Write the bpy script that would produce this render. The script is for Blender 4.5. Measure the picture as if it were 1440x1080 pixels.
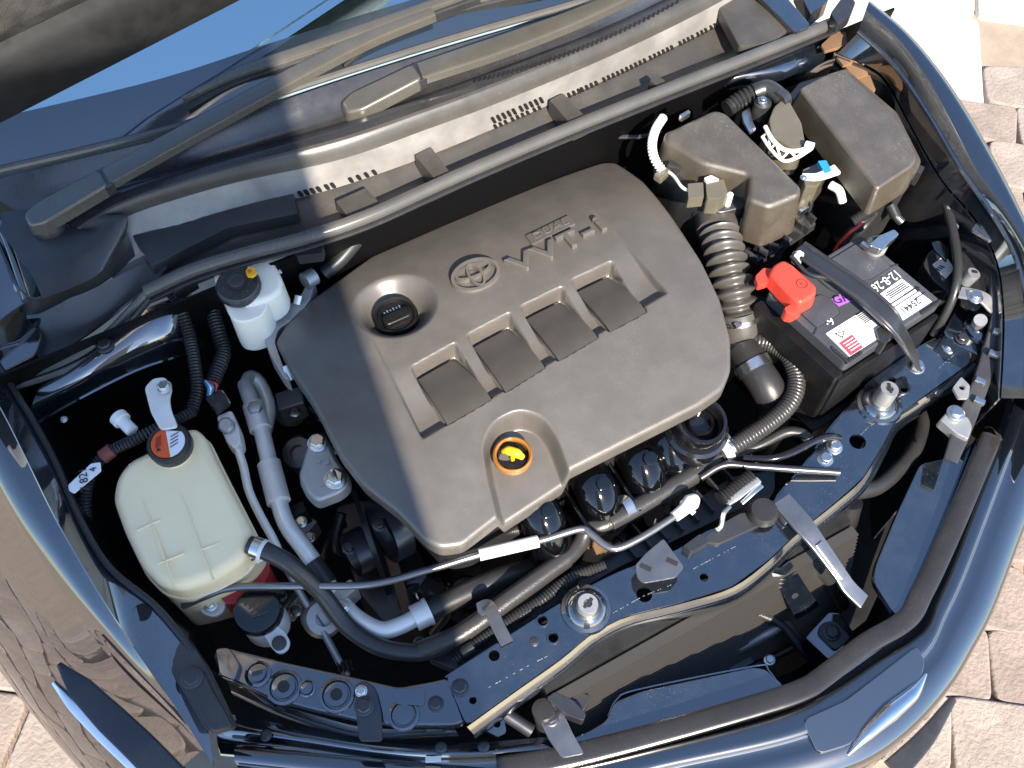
import bpy, bmesh, math, random
import numpy as np
from mathutils import Vector, Matrix
from mathutils.noise import noise as pnoise
R = math.radians
random.seed(7)
for o in list(bpy.data.objects): bpy.data.objects.remove(o, do_unlink=True)
S = bpy.context.scene
COL = S.collection
# ------------------------------------------------------------------ camera
TH, TAU, FPX = R(28.5), R(30.0), 1400.0          # heading, tilt off vertical, focal length in px of a 1440 px wide frame
LOOK = Vector((math.sin(TH)*math.sin(TAU), math.cos(TH)*math.sin(TAU), -math.cos(TAU)))
RIGHT = Vector((math.cos(TH), -math.sin(TH), 0))
UP = RIGHT.cross(LOOK)
CAM = Vector((0, 0, .9)) - 1.4*LOOK
cd = bpy.data.cameras.new('camera'); cam = bpy.data.objects.new('camera', cd); COL.objects.link(cam)
cam.location = CAM; cam.rotation_euler = (TAU, 0, -TH)
cd.sensor_width = 36; cd.lens = 36*FPX/1440; cd.clip_start = .02; cd.clip_end = 500
S.camera = cam
# ------------------------------------------------------------------ light
SUN_AZ, SUN_EL = Vector((-.15, -.99)).normalized(), R(40)
w = bpy.data.worlds.new('World'); S.world = w; w.use_nodes = True
nt = w.node_tree; nt.nodes.clear()
sky = nt.nodes.new('ShaderNodeTexSky'); sky.sky_type = 'NISHITA'; sky.sun_disc = False
sky.sun_elevation = SUN_EL; sky.sun_rotation = math.atan2(SUN_AZ.x, SUN_AZ.y)
sky.air_density = 1.0; sky.dust_density = .25; sky.ozone_density = 3.0
bg = nt.nodes.new('ShaderNodeBackground'); bg.inputs[1].default_value = .13
wo = nt.nodes.new('ShaderNodeOutputWorld')
nt.links.new(sky.outputs[0], bg.inputs[0]); nt.links.new(bg.outputs[0], wo.inputs[0])
sd = bpy.data.lights.new('sun', 'SUN'); sd.energy = 5.0; sd.angle = R(.5); sd.color = (1, .90, .77)
so = bpy.data.objects.new('sun', sd); COL.objects.link(so)
sdir = Vector((SUN_AZ.x*math.cos(SUN_EL), SUN_AZ.y*math.cos(SUN_EL), math.sin(SUN_EL)))
so.rotation_euler = sdir.to_track_quat('Z', 'Y').to_euler(); so.location = sdir*6
S.render.engine = 'CYCLES'
S.view_settings.view_transform = 'Standard'; S.view_settings.look = 'None'
S.view_settings.gamma = 1; S.view_settings.use_curve_mapping = False
S.view_settings.exposure = 1.35
# ------------------------------------------------------------------ measuring: a sight line of the photo cut with a known height
def P(u, v=None, z=None):
    if v is None: u, v, z = u
    d = LOOK + RIGHT*((u-720)/FPX) + UP*((540-v)/FPX)
    return CAM + d*((z-CAM.z)/d.z)
def PP(l, z=None):
    return [P(*q) if len(q) == 3 else P(q[0], q[1], z) for q in l]
def px(p):
    d = p-CAM; k = d.dot(LOOK)
    return 720+FPX*d.dot(RIGHT)/k, 540-FPX*d.dot(UP)/k
# ------------------------------------------------------------------ materials
MT = {}
def mat(name, col, rough=.5, metal=0., coat=0., bump=0., bscale=300., dust=0., var=0., spec=.5, trans=0., sss=0., dustcol=(.42,.36,.29), coatr=.04, cior=1.5, bdist=.001):
    m = bpy.data.materials.new(name); m.use_nodes = True
    t = m.node_tree; b = t.nodes['Principled BSDF']; N = t.nodes.new; L = t.links.new
    b.inputs['Roughness'].default_value = rough; b.inputs['Metallic'].default_value = metal
    b.inputs['Coat Weight'].default_value = coat; b.inputs['Coat Roughness'].default_value = coatr; b.inputs['Coat IOR'].default_value = cior
    b.inputs['Specular IOR Level'].default_value = spec
    b.inputs['Transmission Weight'].default_value = trans
    if sss:
        b.inputs['Subsurface Weight'].default_value = sss; b.inputs['Subsurface Radius'].default_value = (.03,.025,.016); b.inputs['Subsurface Scale'].default_value = .5
    tc = N('ShaderNodeTexCoord'); base = None
    rgb = N('ShaderNodeRGB'); rgb.outputs[0].default_value = (*col, 1); base = rgb.outputs[0]
    def noise(scale, det=4, rg=.6):
        n = N('ShaderNodeTexNoise'); n.inputs['Scale'].default_value = scale; n.inputs['Detail'].default_value = det
        n.inputs['Roughness'].default_value = rg; L(tc.outputs['Object'], n.inputs['Vector']); return n
    def ramp(src, a, c):
        r = N('ShaderNodeMapRange'); r.inputs[1].default_value = a; r.inputs[2].default_value = c; r.clamp = True
        L(src, r.inputs[0]); return r.outputs[0]
    def mix(f, a, c, mul=1.):
        x = N('ShaderNodeMix'); x.data_type = 'RGBA'
        if mul != 1.:
            q = N('ShaderNodeMath'); q.operation = 'MULTIPLY'; q.inputs[1].default_value = mul; L(f, q.inputs[0]); f = q.outputs[0]
        L(f, x.inputs[0])
        if isinstance(a, tuple): x.inputs[6].default_value = (*a, 1)
        else: L(a, x.inputs[6])
        if isinstance(c, tuple): x.inputs[7].default_value = (*c, 1)
        else: L(c, x.inputs[7])
        return x.outputs[2]
    if var:
        n = noise(18, 5); base = mix(ramp(n.outputs[0], .35, .7), base, tuple(min(1, c*(1+var)+.004) for c in col))
        r0 = N('ShaderNodeMapRange'); r0.inputs[1].default_value = .3; r0.inputs[2].default_value = .7
        r0.inputs[3].default_value = max(.02, rough*(1-var*.5)); r0.inputs[4].default_value = min(1, rough*(1+var*.6))
        n2 = noise(45, 4); L(n2.outputs[0], r0.inputs[0]); L(r0.outputs[0], b.inputs['Roughness'])
    if dust:
        n = noise(700, 2, .5); n3 = noise(9, 3)
        f = N('ShaderNodeMath'); f.operation = 'MULTIPLY'
        L(ramp(n.outputs[0], .66, .74), f.inputs[0]); L(ramp(n3.outputs[0], .40, .68), f.inputs[1])
        base = mix(f.outputs[0], base, dustcol, min(1, dust*1.6))
        n4 = noise(26, 6, .65); base = mix(ramp(n4.outputs[0], .45, .8), base, dustcol, dust*.10)
        if coat:
            c2 = N('ShaderNodeMapRange'); c2.inputs[3].default_value = coatr; c2.inputs[4].default_value = coatr+.22*dust
            c2.inputs[1].default_value = .45; c2.inputs[2].default_value = .75; L(n4.outputs[0], c2.inputs[0]); L(c2.outputs[0], b.inputs['Coat Roughness'])
    L(base, b.inputs['Base Color'])
    if bump:
        n = noise(bscale, 3); bp = N('ShaderNodeBump'); bp.inputs['Strength'].default_value = bump; bp.inputs['Distance'].default_value = bdist
        L(n.outputs[0], bp.inputs['Height']); L(bp.outputs[0], b.inputs['Normal'])
    MT[name] = m; return m
mat('paint', (.003,.006,.011), .35, coat=1., dust=.26, spec=.3, cior=2.75, dustcol=(.5,.5,.48))
mat('frit', (.005,.012,.020), .3, coat=1., cior=2.05, coatr=.02)
mat('paint_body', (.003,.005,.009), .35, coat=1., coatr=.015, spec=.3, dust=.05, cior=2.6)
mat('cover', (.086,.077,.066), .37, spec=1., bump=.22, bscale=1500, dust=.30, var=.22, dustcol=(.5,.45,.38))
mat('plastic', (.020,.020,.021), .38, spec=.8, bump=.12, bscale=900, dust=.3, var=.25)
mat('plastic_gloss', (.006,.006,.007), .12, coat=.6, dust=.2)
mat('cowl_plastic', (.046,.042,.037), .36, bump=.12, bscale=700, dust=.35, var=.3)
mat('cowl_grey', (.17,.16,.148), .42, bump=.1, bscale=500, dust=.35, var=.55)
mat('box_plastic', (.062,.050,.035), .31, spec=1., bump=.5, bscale=1300, dust=.7, var=.1, dustcol=(.6,.55,.47))
mat('rubber', (.020,.020,.020), .36, bump=.2, bscale=900, dust=.12, var=.2)
mat('seal_rubber', (.070,.067,.062), .26, dust=.12, var=.2)
mat('hose', (.034,.033,.032), .30, bump=.4, bscale=420, dust=.1)
mat('alu', (.78,.76,.71), .42, metal=.35, var=.15, bump=.1, bscale=250)
mat('alu_cast', (.40,.40,.39), .50, metal=.75, var=.2, bump=.4, bscale=500, dust=.2)
mat('zinc', (.66,.65,.61), .28, metal=1., var=.2, bump=.08)
mat('steel_dark', (.08,.08,.085), .35, metal=.8, var=.2, dust=.25)
mat('steel', (.22,.22,.225), .32, metal=.85, var=.25, bump=.06, dust=.15)
mat('chrome', (.8,.8,.8), .06, metal=1.)
mat('tank', (.98,.76,.47), .34, sss=.2, var=.05)
mat('slab', (.55,.52,.47), .9, bump=.6, bscale=120, var=.1)
mat('bellows', (.062,.057,.050), .34, spec=.8, dust=.15, var=.15)
mat('black_case', (.0035,.0035,.004), .4, spec=.35, dust=.15, var=.3)
mat('runner', (.002,.002,.0025), .07, coat=0., spec=.7)
mat('tank_white', (.92,.84,.70), .35, sss=.35, var=.05)
mat('white_plastic', (.78,.77,.73), .4)
mat('clear_plastic', (.105,.092,.065), .2, coat=.6, var=.2)
mat('black', (.0018,.0018,.002), .5, spec=.2)
mat('lip', (.020,.018,.016), .20, coat=.4, coatr=.1, dust=.12, var=.2)
mat('cowl_gloss', (.020,.020,.021), .24, spec=.9, dust=.2, var=.35)
mat('red', (.62,.050,.030), .35, var=.1)
mat('red_fluid', (.42,.03,.035), .3, sss=.2)
mat('orange', (.75,.10,.02), .5)
mat('yellow', (.85,.45,.01), .4)
mat('blue', (.02,.22,.42), .4)
mat('purple', (.32,.10,.52), .5)
mat('pink', (.65,.05,.08), .5)
mat('label', (.80,.80,.80), .42, var=.04)
mat('ink', (.02,.02,.02), .5)
mat('brown_tape', (.16,.04,.025), .5)
mat('foam', (.15,.085,.04), .95, bump=1., bscale=700, var=.5)
mat('battery', (.045,.048,.055), .36, bump=.08, bscale=900, dust=.35, var=.15)
mat('felt', (.030,.029,.026), .95, bump=1., bscale=420, var=1.4)
mat('dark', (.008,.008,.008), .6, var=.4, spec=.3)
mat('fin', (.060,.054,.046), .38, metal=.3)
mat('wiper', (.066,.061,.049), .27, spec=.9, bump=.05, bscale=700, dust=.2, var=.15)
mat('scratch', (.20,.21,.22), .6)
mat('paver', (.21,.165,.135), .85, bump=.9, bscale=110, var=.45, bdist=.004)
mat('cover_panel', (.056,.048,.038), .40, spec=.8, bump=.55, bscale=900, dust=.2, var=.15)
mat('amber', (.30,.12,.02), .22, coat=.4)
mat('paver_pale', (.25,.205,.17), .85, bump=.9, bscale=110, var=.4, bdist=.004)
mat('concrete', (.27,.215,.16), .9, bump=1., bscale=140, var=.25)
mat('render', (.45,.42,.38), .9, bump=.5, bscale=60, var=.2)
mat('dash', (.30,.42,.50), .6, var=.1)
def glassmat():
    m = bpy.data.materials.new('glass'); m.use_nodes = True; t = m.node_tree; t.nodes.clear()
    o = t.nodes.new('ShaderNodeOutputMaterial'); g = t.nodes.new('ShaderNodeBsdfGlossy'); g.inputs['Roughness'].default_value = .02
    tr = t.nodes.new('ShaderNodeBsdfTransparent'); tr.inputs[0].default_value = (.55,.68,.74,1)
    f = t.nodes.new('ShaderNodeFresnel'); g.inputs[0].default_value = (.74,.97,1,1); f.inputs[0].default_value = 8.0; mx = t.nodes.new('ShaderNodeMixShader')
    t.links.new(f.outputs[0], mx.inputs[0]); t.links.new(tr.outputs[0], mx.inputs[1]); t.links.new(g.outputs[0], mx.inputs[2]); t.links.new(mx.outputs[0], o.inputs[0])
    MT['glass'] = m
glassmat()
# ------------------------------------------------------------------ objects
ORG = {}
def worldorg(o):
    return ORG[o.name]
def T(name, label, cat, at, group=None):
    o = bpy.data.objects.new(name, None); COL.objects.link(o); o.empty_display_size = .02
    o.location = at; ORG[o.name] = Vector(at); o['label'] = label; o['category'] = cat
    if group: o['group'] = group
    return o
def part(name, bm, m, parent=None, sharp=38, org=None, label=None):
    me = bpy.data.meshes.new(name)
    bmesh.ops.recalc_face_normals(bm, faces=bm.faces)
    xs = [v.co for v in bm.verts]
    if org is None:
        lo = Vector([min(c[i] for c in xs) for i in range(3)]); hi = Vector([max(c[i] for c in xs) for i in range(3)])
        org = Vector(((lo.x+hi.x)/2, (lo.y+hi.y)/2, lo.z))
    bmesh.ops.translate(bm, verts=bm.verts, vec=-org)
    bm.to_mesh(me); bm.free()
    me.polygons.foreach_set('use_smooth', [True]*len(me.polygons)); me.set_sharp_from_angle(angle=R(sharp))
    o = bpy.data.objects.new(name, me); COL.objects.link(o)
    wn = o.modifiers.new('weighted_normal', 'WEIGHTED_NORMAL'); wn.keep_sharp = True; wn.weight = 80
    me.materials.append(MT[m] if isinstance(m, str) else m)
    ORG[o.name] = org
    if parent is not None:
        o.parent = parent; o.location = org-ORG[parent.name]
    else: o.location = org
    if label: o['label'] = label
    return o
def solo(name, label, cat, bm, m, sharp=38, group=None):
    o = part(name, bm, m, None, sharp); o['label'] = label; o['category'] = cat
    if group: o['group'] = group
    return o
def struct(name, bm, m, kind='structure', sharp=38):
    o = part(name, bm, m, None, sharp); o['kind'] = kind; return o
def copyto(o, parent, at, rot=None):
    c = o.copy(); COL.objects.link(c); c.parent = parent
    at = Vector(at); ORG[c.name] = at
    c.location = at-(ORG[parent.name] if parent else Vector())
    if rot is not None: c.rotation_euler = rot
    return c
def BM(): return bmesh.new()
# ------------------------------------------------------------------ shapes
def rnd(pts, r, n=4):
    """round the corners of a closed outline of 3-D points"""
    out = []; k = len(pts)
    for i in range(k):
        a, b, c = pts[i-1], pts[i], pts[(i+1) % k]
        ra = min(r, (a-b).length*.45, (c-b).length*.45)
        p, q = b+(a-b).normalized()*ra, b+(c-b).normalized()*ra
        for j in range(n+1):
            t = j/n; out.append(p*(1-t)**2+b*2*t*(1-t)+q*t*t)
    return out
def cr(pts, n=8, closed=False):
    """Catmull-Rom through 3-D points"""
    out = []; k = len(pts)
    rng = range(k) if closed else range(k-1)
    for i in rng:
        p1, p2 = pts[i], pts[(i+1) % k]
        p0 = pts[i-1] if (closed or i > 0) else p1*2-p2
        p3 = pts[(i+2) % k] if (closed or i+2 < k) else p2*2-p1
        for j in range(n):
            t = j/n
            out.append(.5*((2*p1)+(p2-p0)*t+(2*p0-5*p1+4*p2-p3)*t*t+(3*p1-p0-3*p2+p3)*t**3))
    if not closed: out.append(pts[-1].copy())
    return out
def resample(pts, n):
    d = [0]
    for a, b in zip(pts, pts[1:]): d.append(d[-1]+(b-a).length)
    out = []; j = 0
    for i in range(n):
        s = d[-1]*i/(n-1)
        while j < len(d)-2 and d[j+1] < s: j += 1
        t = (s-d[j])/max(1e-9, d[j+1]-d[j]); out.append(pts[j].lerp(pts[j+1], min(1, max(0, t))))
    return out
def prism(bm, pts, h, bev=.003, draft=0., seg=2, axis=Vector((0,0,-1))):
    """outline of 3-D points pushed along axis by h; rim and upright edges bevelled"""
    c = sum(pts, Vector())/len(pts)
    top = [bm.verts.new(p) for p in pts]
    bot = []
    for p in pts:
        o = p-c; o -= axis*o.dot(axis); 
        bot.append(bm.verts.new(p+axis*h+(o.normalized()*draft if o.length > 1e-6 else o)))
    n = len(pts)
    ft = bm.faces.new(top); fb = bm.faces.new(bot[::-1])
    sides = [bm.faces.new((top[i], bot[i], bot[(i+1) % n], top[(i+1) % n])) for i in range(n)]
    if bev > 0:
        es = set(ft.edges)
        for i in range(n):
            for e in top[i].link_edges:
                if e.other_vert(top[i]) is bot[i]:
                    a, b, d = pts[i-1]-pts[i], pts[(i+1) % n]-pts[i], 0
                    if a.length and b.length and a.angle(b) < R(150): es.add(e)
        bmesh.ops.recalc_face_normals(bm, faces=[ft, fb]+sides)
        bmesh.ops.bevel(bm, geom=list(es), offset=bev, segments=seg, profile=.5, affect='EDGES', clamp_overlap=True)
    return bm
def slab(l, z, h, r=0., bev=.003, draft=0., seg=2):
    p = PP(l, z)
    if r: p = rnd(p, r)
    return prism(BM(), p, h, bev, draft, seg)
def frames(pts):
    n = len(pts); tg = []
    for i in range(n):
        a = pts[max(0, i-1)]; b = pts[min(n-1, i+1)]; d = b-a
        tg.append(d.normalized() if d.length > 1e-9 else Vector((0,0,1)))
    u = tg[0].orthogonal().normalized(); fr = []
    for t in tg:
        u = (u-t*u.dot(t))
        u = u.normalized() if u.length > 1e-6 else t.orthogonal().normalized()
        fr.append((t, u, t.cross(u)))
    return fr
def sweep(bm, pts, rad, sides=12, cap=True):
    fr = frames(pts); rings = []
    for i, (p, (t, u, v)) in enumerate(zip(pts, fr)):
        r = rad[i] if isinstance(rad, (list, tuple)) else rad
        rings.append([bm.verts.new(p+(u*math.cos(2*math.pi*k/sides)+v*math.sin(2*math.pi*k/sides))*r) for k in range(sides)])
    for a, b in zip(rings, rings[1:]):
        for k in range(sides): bm.faces.new((a[k], a[(k+1) % sides], b[(k+1) % sides], b[k]))
    if cap and len(rings) > 1: bm.faces.new(rings[0][::-1]); bm.faces.new(rings[-1])
    return bm
def tube(l, r, sides=12, n=8, bm=None, rib=None, world=False):
    pts = l if world else PP(l)
    pts = cr(pts, n) if len(pts) > 2 else pts
    bm = bm or BM()
    if rib:
        pitch, amp = rib
        L = sum((b-a).length for a, b in zip(pts, pts[1:])); k = max(2, int(L/pitch))
        q = resample(pts, k*4+1); rr = [r+amp*(1, .55, -.9, .55)[i % 4] for i in range(len(q))]
        return sweep(bm, q, rr, sides)
    if isinstance(r, (list, tuple)):
        m = len(pts); rr = [float(np.interp(i/(m-1)*(len(r)-1), range(len(r)), r)) for i in range(m)]
        return sweep(bm, pts, rr, sides)
    return sweep(bm, pts, r, sides)
def lathe(prof, c, ax=Vector((0,0,1)), n=28, bm=None):
    bm = bm or BM(); ax = Vector(ax).normalized(); u = ax.orthogonal().normalized(); v = ax.cross(u)
    rings = []
    for r, z in prof:
        if r < 1e-6: rings.append([bm.verts.new(c+ax*z)])
        else: rings.append([bm.verts.new(c+ax*z+(u*math.cos(2*math.pi*k/n)+v*math.sin(2*math.pi*k/n))*r) for k in range(n)])
    for a, b in zip(rings, rings[1:]):
        for k in range(n):
            f = []
            for q in (a[k % len(a)], a[(k+1) % len(a)], b[(k+1) % len(b)], b[k % len(b)]):
                if q not in f: f.append(q)
            if len(f) > 2: bm.faces.new(f)
    return bm
def box(c, sx, sy, sz, rz=0., bev=.002, bm=None, tilt=None):
    """box standing on point c"""
    bm = bm or BM(); t = BM()
    bmesh.ops.create_cube(t, size=1)
    bmesh.ops.scale(t, vec=(sx, sy, sz), verts=t.verts); bmesh.ops.translate(t, vec=(0, 0, sz/2), verts=t.verts)
    if bev: bmesh.ops.bevel(t, geom=list(t.edges), offset=min(bev, min(sx, sy, sz)*.4), segments=2, profile=.5, affect='EDGES')
    mx = Matrix.Translation(c) @ Matrix.Rotation(rz, 4, 'Z')
    if tilt: mx = mx @ Matrix.Rotation(tilt[0], 4, 'X') @ Matrix.Rotation(tilt[1], 4, 'Y')
    bmesh.ops.transform(t, matrix=mx, verts=t.verts)
    me = bpy.data.meshes.new('t'); t.to_mesh(me); t.free(); bm.from_mesh(me); bpy.data.meshes.remove(me)
    return bm
def strap(l, wd, th, z=None, n=6, bev=.001, bm=None, world=False, nrm=Vector((0,0,1))):
    """flat bar that follows a line: width wd across, thickness th"""
    pts = l if world else PP(l, z)
    if len(pts) > 2: pts = cr(pts, n)
    bm = bm or BM(); rings = []; k = len(pts)
    for i, p in enumerate(pts):
        d = (pts[min(k-1, i+1)]-pts[max(0, i-1)]).normalized(); s = d.cross(nrm).normalized(); u = s.cross(d)
        w_ = (wd if not isinstance(wd, (list, tuple)) else float(np.interp(i/(k-1)*(len(wd)-1), range(len(wd)), wd)))/2
        rings.append([bm.verts.new(p+s*a+u*b) for a, b in ((-w_, 0), (-w_, th*.8), (-w_+th*.3, th), (w_-th*.3, th), (w_, th*.8), (w_, 0))])
    for a, b in zip(rings, rings[1:]):
        for j in range(6): bm.faces.new((a[j], a[(j+1) % 6], b[(j+1) % 6], b[j]))
    bm.faces.new(rings[0][::-1]); bm.faces.new(rings[-1])
    return bm
def crn(pts, n):
    """smooth curve through unevenly spaced points, without overshoot"""
    k = len(pts); d = [max(1e-6, (b-a).length) for a, b in zip(pts, pts[1:])]; m = []
    for i in range(k):
        if i == 0: m.append((pts[1]-pts[0])/d[0])
        elif i == k-1: m.append((pts[-1]-pts[-2])/d[-1])
        else: m.append(((pts[i+1]-pts[i])/d[i]*d[i-1]+(pts[i]-pts[i-1])/d[i-1]*d[i])/(d[i]+d[i-1]))
    out = []
    for i in range(k-1):
        for j in range(n):
            t = j/n; t2 = t*t; t3 = t2*t
            out.append(pts[i]*(2*t3-3*t2+1)+m[i]*d[i]*(t3-2*t2+t)+pts[i+1]*(-2*t3+3*t2)+m[i+1]*d[i]*(t3-t2))
    out.append(pts[-1].copy()); return out
def loft(lines, n=48, sub=4, thick=0., smoothacross=True):
    """skin over several polylines of world points"""
    rows = [resample(cr(l, 8), n) for l in lines]
    if smoothacross and len(rows) > 2:
        cols = [crn([r[i] for r in rows], sub) for i in range(n)]
        rows = [[c[j] for c in cols] for j in range(len(cols[0]))]
    bm = BM(); vs = [[bm.verts.new(p) for p in r] for r in rows]
    for a, b in zip(vs, vs[1:]):
        for i in range(n-1): bm.faces.new((a[i], a[i+1], b[i+1], b[i]))
    if thick:
        bmesh.ops.recalc_face_normals(bm, faces=bm.faces)
        bmesh.ops.solidify(bm, geom=list(bm.faces), thickness=thick)
    return bm
def text_bm(s, size, depth, c, rz=0., tiltx=0., sx=1., bevel=0., shear=0., font=None):
    cu = bpy.data.curves.new('t', 'FONT'); cu.body = s; cu.size = size; cu.extrude = depth/2; cu.align_x = 'CENTER'; cu.align_y = 'CENTER'
    cu.bevel_depth = bevel; cu.bevel_resolution = 1; cu.shear = shear; cu.resolution_u = 3
    o = bpy.data.objects.new('t', cu); COL.objects.link(o)
    bpy.context.view_layer.update()
    me = bpy.data.meshes.new_from_object(o.evaluated_get(bpy.context.evaluated_depsgraph_get()))
    bm = BM(); bm.from_mesh(me); bpy.data.objects.remove(o); bpy.data.curves.remove(cu); bpy.data.meshes.remove(me)
    mx = Matrix.Translation(c) @ Matrix.Rotation(rz, 4, 'Z') @ Matrix.Rotation(tiltx, 4, 'X') @ Matrix.Diagonal((sx, 1, 1, 1))
    bmesh.ops.transform(bm, matrix=mx, verts=bm.verts)
    return bm
_bolt = {}
def bolt(parent, u, v, z, r=.008, m='zinc', h=.008, name='bolt'):
    """hex flange bolt: washer disc and hex head"""
    key = (round(r, 4), m, round(h, 4), name)
    p = P(u, v, z)
    if key in _bolt: return copyto(_bolt[key], parent, p, (0, 0, random.random()))
    bm = lathe([(0, 0), (r*1.35, 0), (r*1.35, r*.16), (r*1.1, r*.3), (0, r*.3)], p, n=20)
    hx = [p+Vector((math.cos(R(60*k))*r, math.sin(R(60*k))*r, h)) for k in range(6)]
    prism(bm, hx, h-.0005, r*.12, 0, 1)
    o = part(name, bm, m, parent, 30, org=p); _bolt[key] = o; return o
def hole(parent, u, v, z, r, rim=True, name='hole'):
    """pierced hole: a black pit with a pressed rim"""
    p = P(u, v, z)
    bm = lathe([(0, .0012), (r*.98, .0012), (r, .0016), (r*1.12, .0006), (r*1.2, -.001)], p, n=22) if not rim else \
         lathe([(0, .0004), (r*.92, .0004), (r, .0022), (r*1.12, .0028), (r*1.3, .001), (r*1.38, -.001)], p, n=22)
    o = part(name, bm, 'dark', parent, 30); return o
def holed(pts, holes, h, bev=0.):
    """flat plate (all points at one height) pierced by round holes: [(centre, radius)]"""
    bm = BM(); z = pts[0].z
    loops = [pts]+[[Vector((c.x+math.cos(2*math.pi*k/20)*r, c.y+math.sin(2*math.pi*k/20)*r, z)) for k in range(20)] for c, r in holes]
    es = []
    for l in loops:
        vs = [bm.verts.new(p) for p in l]; es += [bm.edges.new((vs[i], vs[(i+1) % len(vs)])) for i in range(len(vs))]
    bmesh.ops.triangle_fill(bm, edges=es, use_beauty=True, use_dissolve=False, normal=(0, 0, 1))
    kill = [f for f in bm.faces if any((f.calc_center_median()-Vector((c.x, c.y, z))).length < r*.95 for c, r in holes)]
    if kill: bmesh.ops.delete(bm, geom=kill, context='FACES_ONLY')
    g = bmesh.ops.extrude_face_region(bm, geom=list(bm.faces))
    bmesh.ops.translate(bm, verts=[v for v in g['geom'] if isinstance(v, bmesh.types.BMVert)], vec=(0, 0, -h))
    return bm
def surf(u, v):
    """first surface on a sight line: point and normal"""
    bpy.context.view_layer.update(); d = (P(u, v, 0)-CAM).normalized()
    r = S.ray_cast(bpy.context.evaluated_depsgraph_get(), CAM, d)
    n = r[2] if r[2].dot(d) < 0 else -r[2]
    return r[1], n
def V(x, y, z=0.): return Vector((x, y, z))
# ================================================================== ground
gb = BM(); q = [gb.verts.new(V(x, y, 0)) for x, y in ((-9,-9), (9,-9), (9,9), (-9,9))]; gb.faces.new(q)
ground = struct('ground', gb, 'concrete')
def paver(c, a, w_, h_, m, nm):
    rx = Vector((math.cos(a), math.sin(a), 0)); ry = Vector((-math.sin(a), math.cos(a), 0)); j = lambda: random.uniform(-.010, .010)
    z = .022+random.uniform(-.004, .004)
    pts = [c+rx*(sx*w_/2+j())+ry*(sy*h_/2+j())+V(0, 0, z) for sx, sy in ((-1,-1), (0,-1), (1,-1), (1,1), (0,1), (-1,1))]
    pts = rnd(pts, .028, 3)
    part(nm, prism(BM(), pts, .03, .008, .004, 2), m, ground, 50)
A0 = R(-38)
cnt = 0
for i in range(-30, 40):
    for k in range(-30, 40):
        lx = i*.186+(k % 2)*.09; ly = k*.158
        c = V(.9, -.5)+V(math.cos(A0), math.sin(A0))*lx+V(-math.sin(A0), math.cos(A0))*ly
        u, v = px(c+V(0, 0, .02))
        if -2.5 < c.x < -.93 and -1.1 < c.y < 1.1 and cnt < 230:
            paver(c, A0+random.uniform(-.06, .06), .180, .152, random.choice(('paver', 'paver', 'paver_pale')), 'paver'); cnt += 1; continue
        if (c-CAM).dot(LOOK) < .3: continue
        inn = -70 < u < 1520 and -70 < v < 1160
        if not inn or c.x < .45 : continue
        if v < 128-(u-1330)*.12: continue
        if v < 330 and u < 1180: continue
        if 330 <= v < 780 and u < 1330: continue
        paver(c, A0+random.uniform(-.06, .06), .180, .152, random.choice(('paver', 'paver', 'paver_pale')), 'paver'); cnt += 1
for i in range(-8, 12):
    for k in range(-8, 12):
        c = V(1.5, .6)+V(math.cos(A0), math.sin(A0))*i*.62+V(-math.sin(A0), math.cos(A0))*(k*.42)
        if (c-CAM).dot(LOOK) < .3: continue
        u, v = px(c)
        if 1000 < u < 1700 and -200 < v < 150-(u-1330)*.12-25 and c.x > .9:
            paver(c, A0, .612, .412, 'slab', 'slab'); cnt += 1
print('pavers', cnt)
# ================================================================== unseen pillar added outside the frame to shade the car's near corner
pc_ = V(SUN_AZ.x, SUN_AZ.y); edge = P(550, 590, .9)
pin = edge+pc_*1.75; pperp = V(-pc_.y, pc_.x)
pil = T('shade_pillar', 'unseen pale pillar added in front of the near corner to cast its shade', 'pillar', V(pin.x, pin.y, 0))
side = -1 if pperp.x > 0 else 1
def pil_box(nm, w0, w1, z0, z1, m):
    q_ = [V(pin.x, pin.y, z1)+pperp*side*a+pc_*b for a, b in ((w0,0), (w1,0), (w1,.5), (w0,.5))]
    part(nm, prism(BM(), q_, z1-z0, .01), m, pil)
pil_box('shaft', 0, .62, 0, 3.0, 'render'); pil_box('cap', -.0, .66, 3.0, 3.08, 'concrete')
# ================================================================== windscreen, dashboard, cowl
W0 = [(-110,270,1.0), (-40,250,1.01), (0,238,1.015), (130,208,1.025), (270,172,1.032), (430,118,1.036), (640,52,1.036), (850,-8,1.03), (1010,-62,1.015), (1120,-110,.99)]
w0 = PP(W0)
def shift(l, dx=0, dy=0, dz=0): return [p+V(dx, dy, dz) for p in l]
w1 = shift(w0, 0, .55, .30)
wm = [a.lerp(b, .5)+V(0, 0, .012) for a, b in zip(w0, w1)]
ws = T('windscreen', 'blue tinted windscreen reflecting the sky behind the wiper arms', 'windscreen', w0[4])
part('glass_pane', loft([w0, wm, w1], 40, 4, .004), 'glass', ws, 60)
fr0 = [a.lerp(b, .005)+V(0,0,.0035) for a, b in zip(w0, w1)]; fr1 = [a.lerp(b, .11)+V(0,0,.0072) for a, b in zip(w0, w1)]
part('black_border', loft([fr0, [a.lerp(b, .5)+V(0,0,.001) for a, b in zip(fr0, fr1)], fr1], 40, 2, .001), 'frit', ws, 60)
part('lower_moulding', tube(shift(w0, 0, -.004, .003), .006, 8, 6, world=True), 'seal_rubber', ws)
db = BM(); dl = [a.lerp(b, .05)+V(0,0,-.05) for a, b in zip(w0, w1)]; dl2 = [p+V(0,.5,.06) for p in dl]
solo('dashboard', 'blue grey dashboard top seen through the windscreen', 'dashboard', loft([dl, dl2], 30, 1, .02), 'dash')
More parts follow.
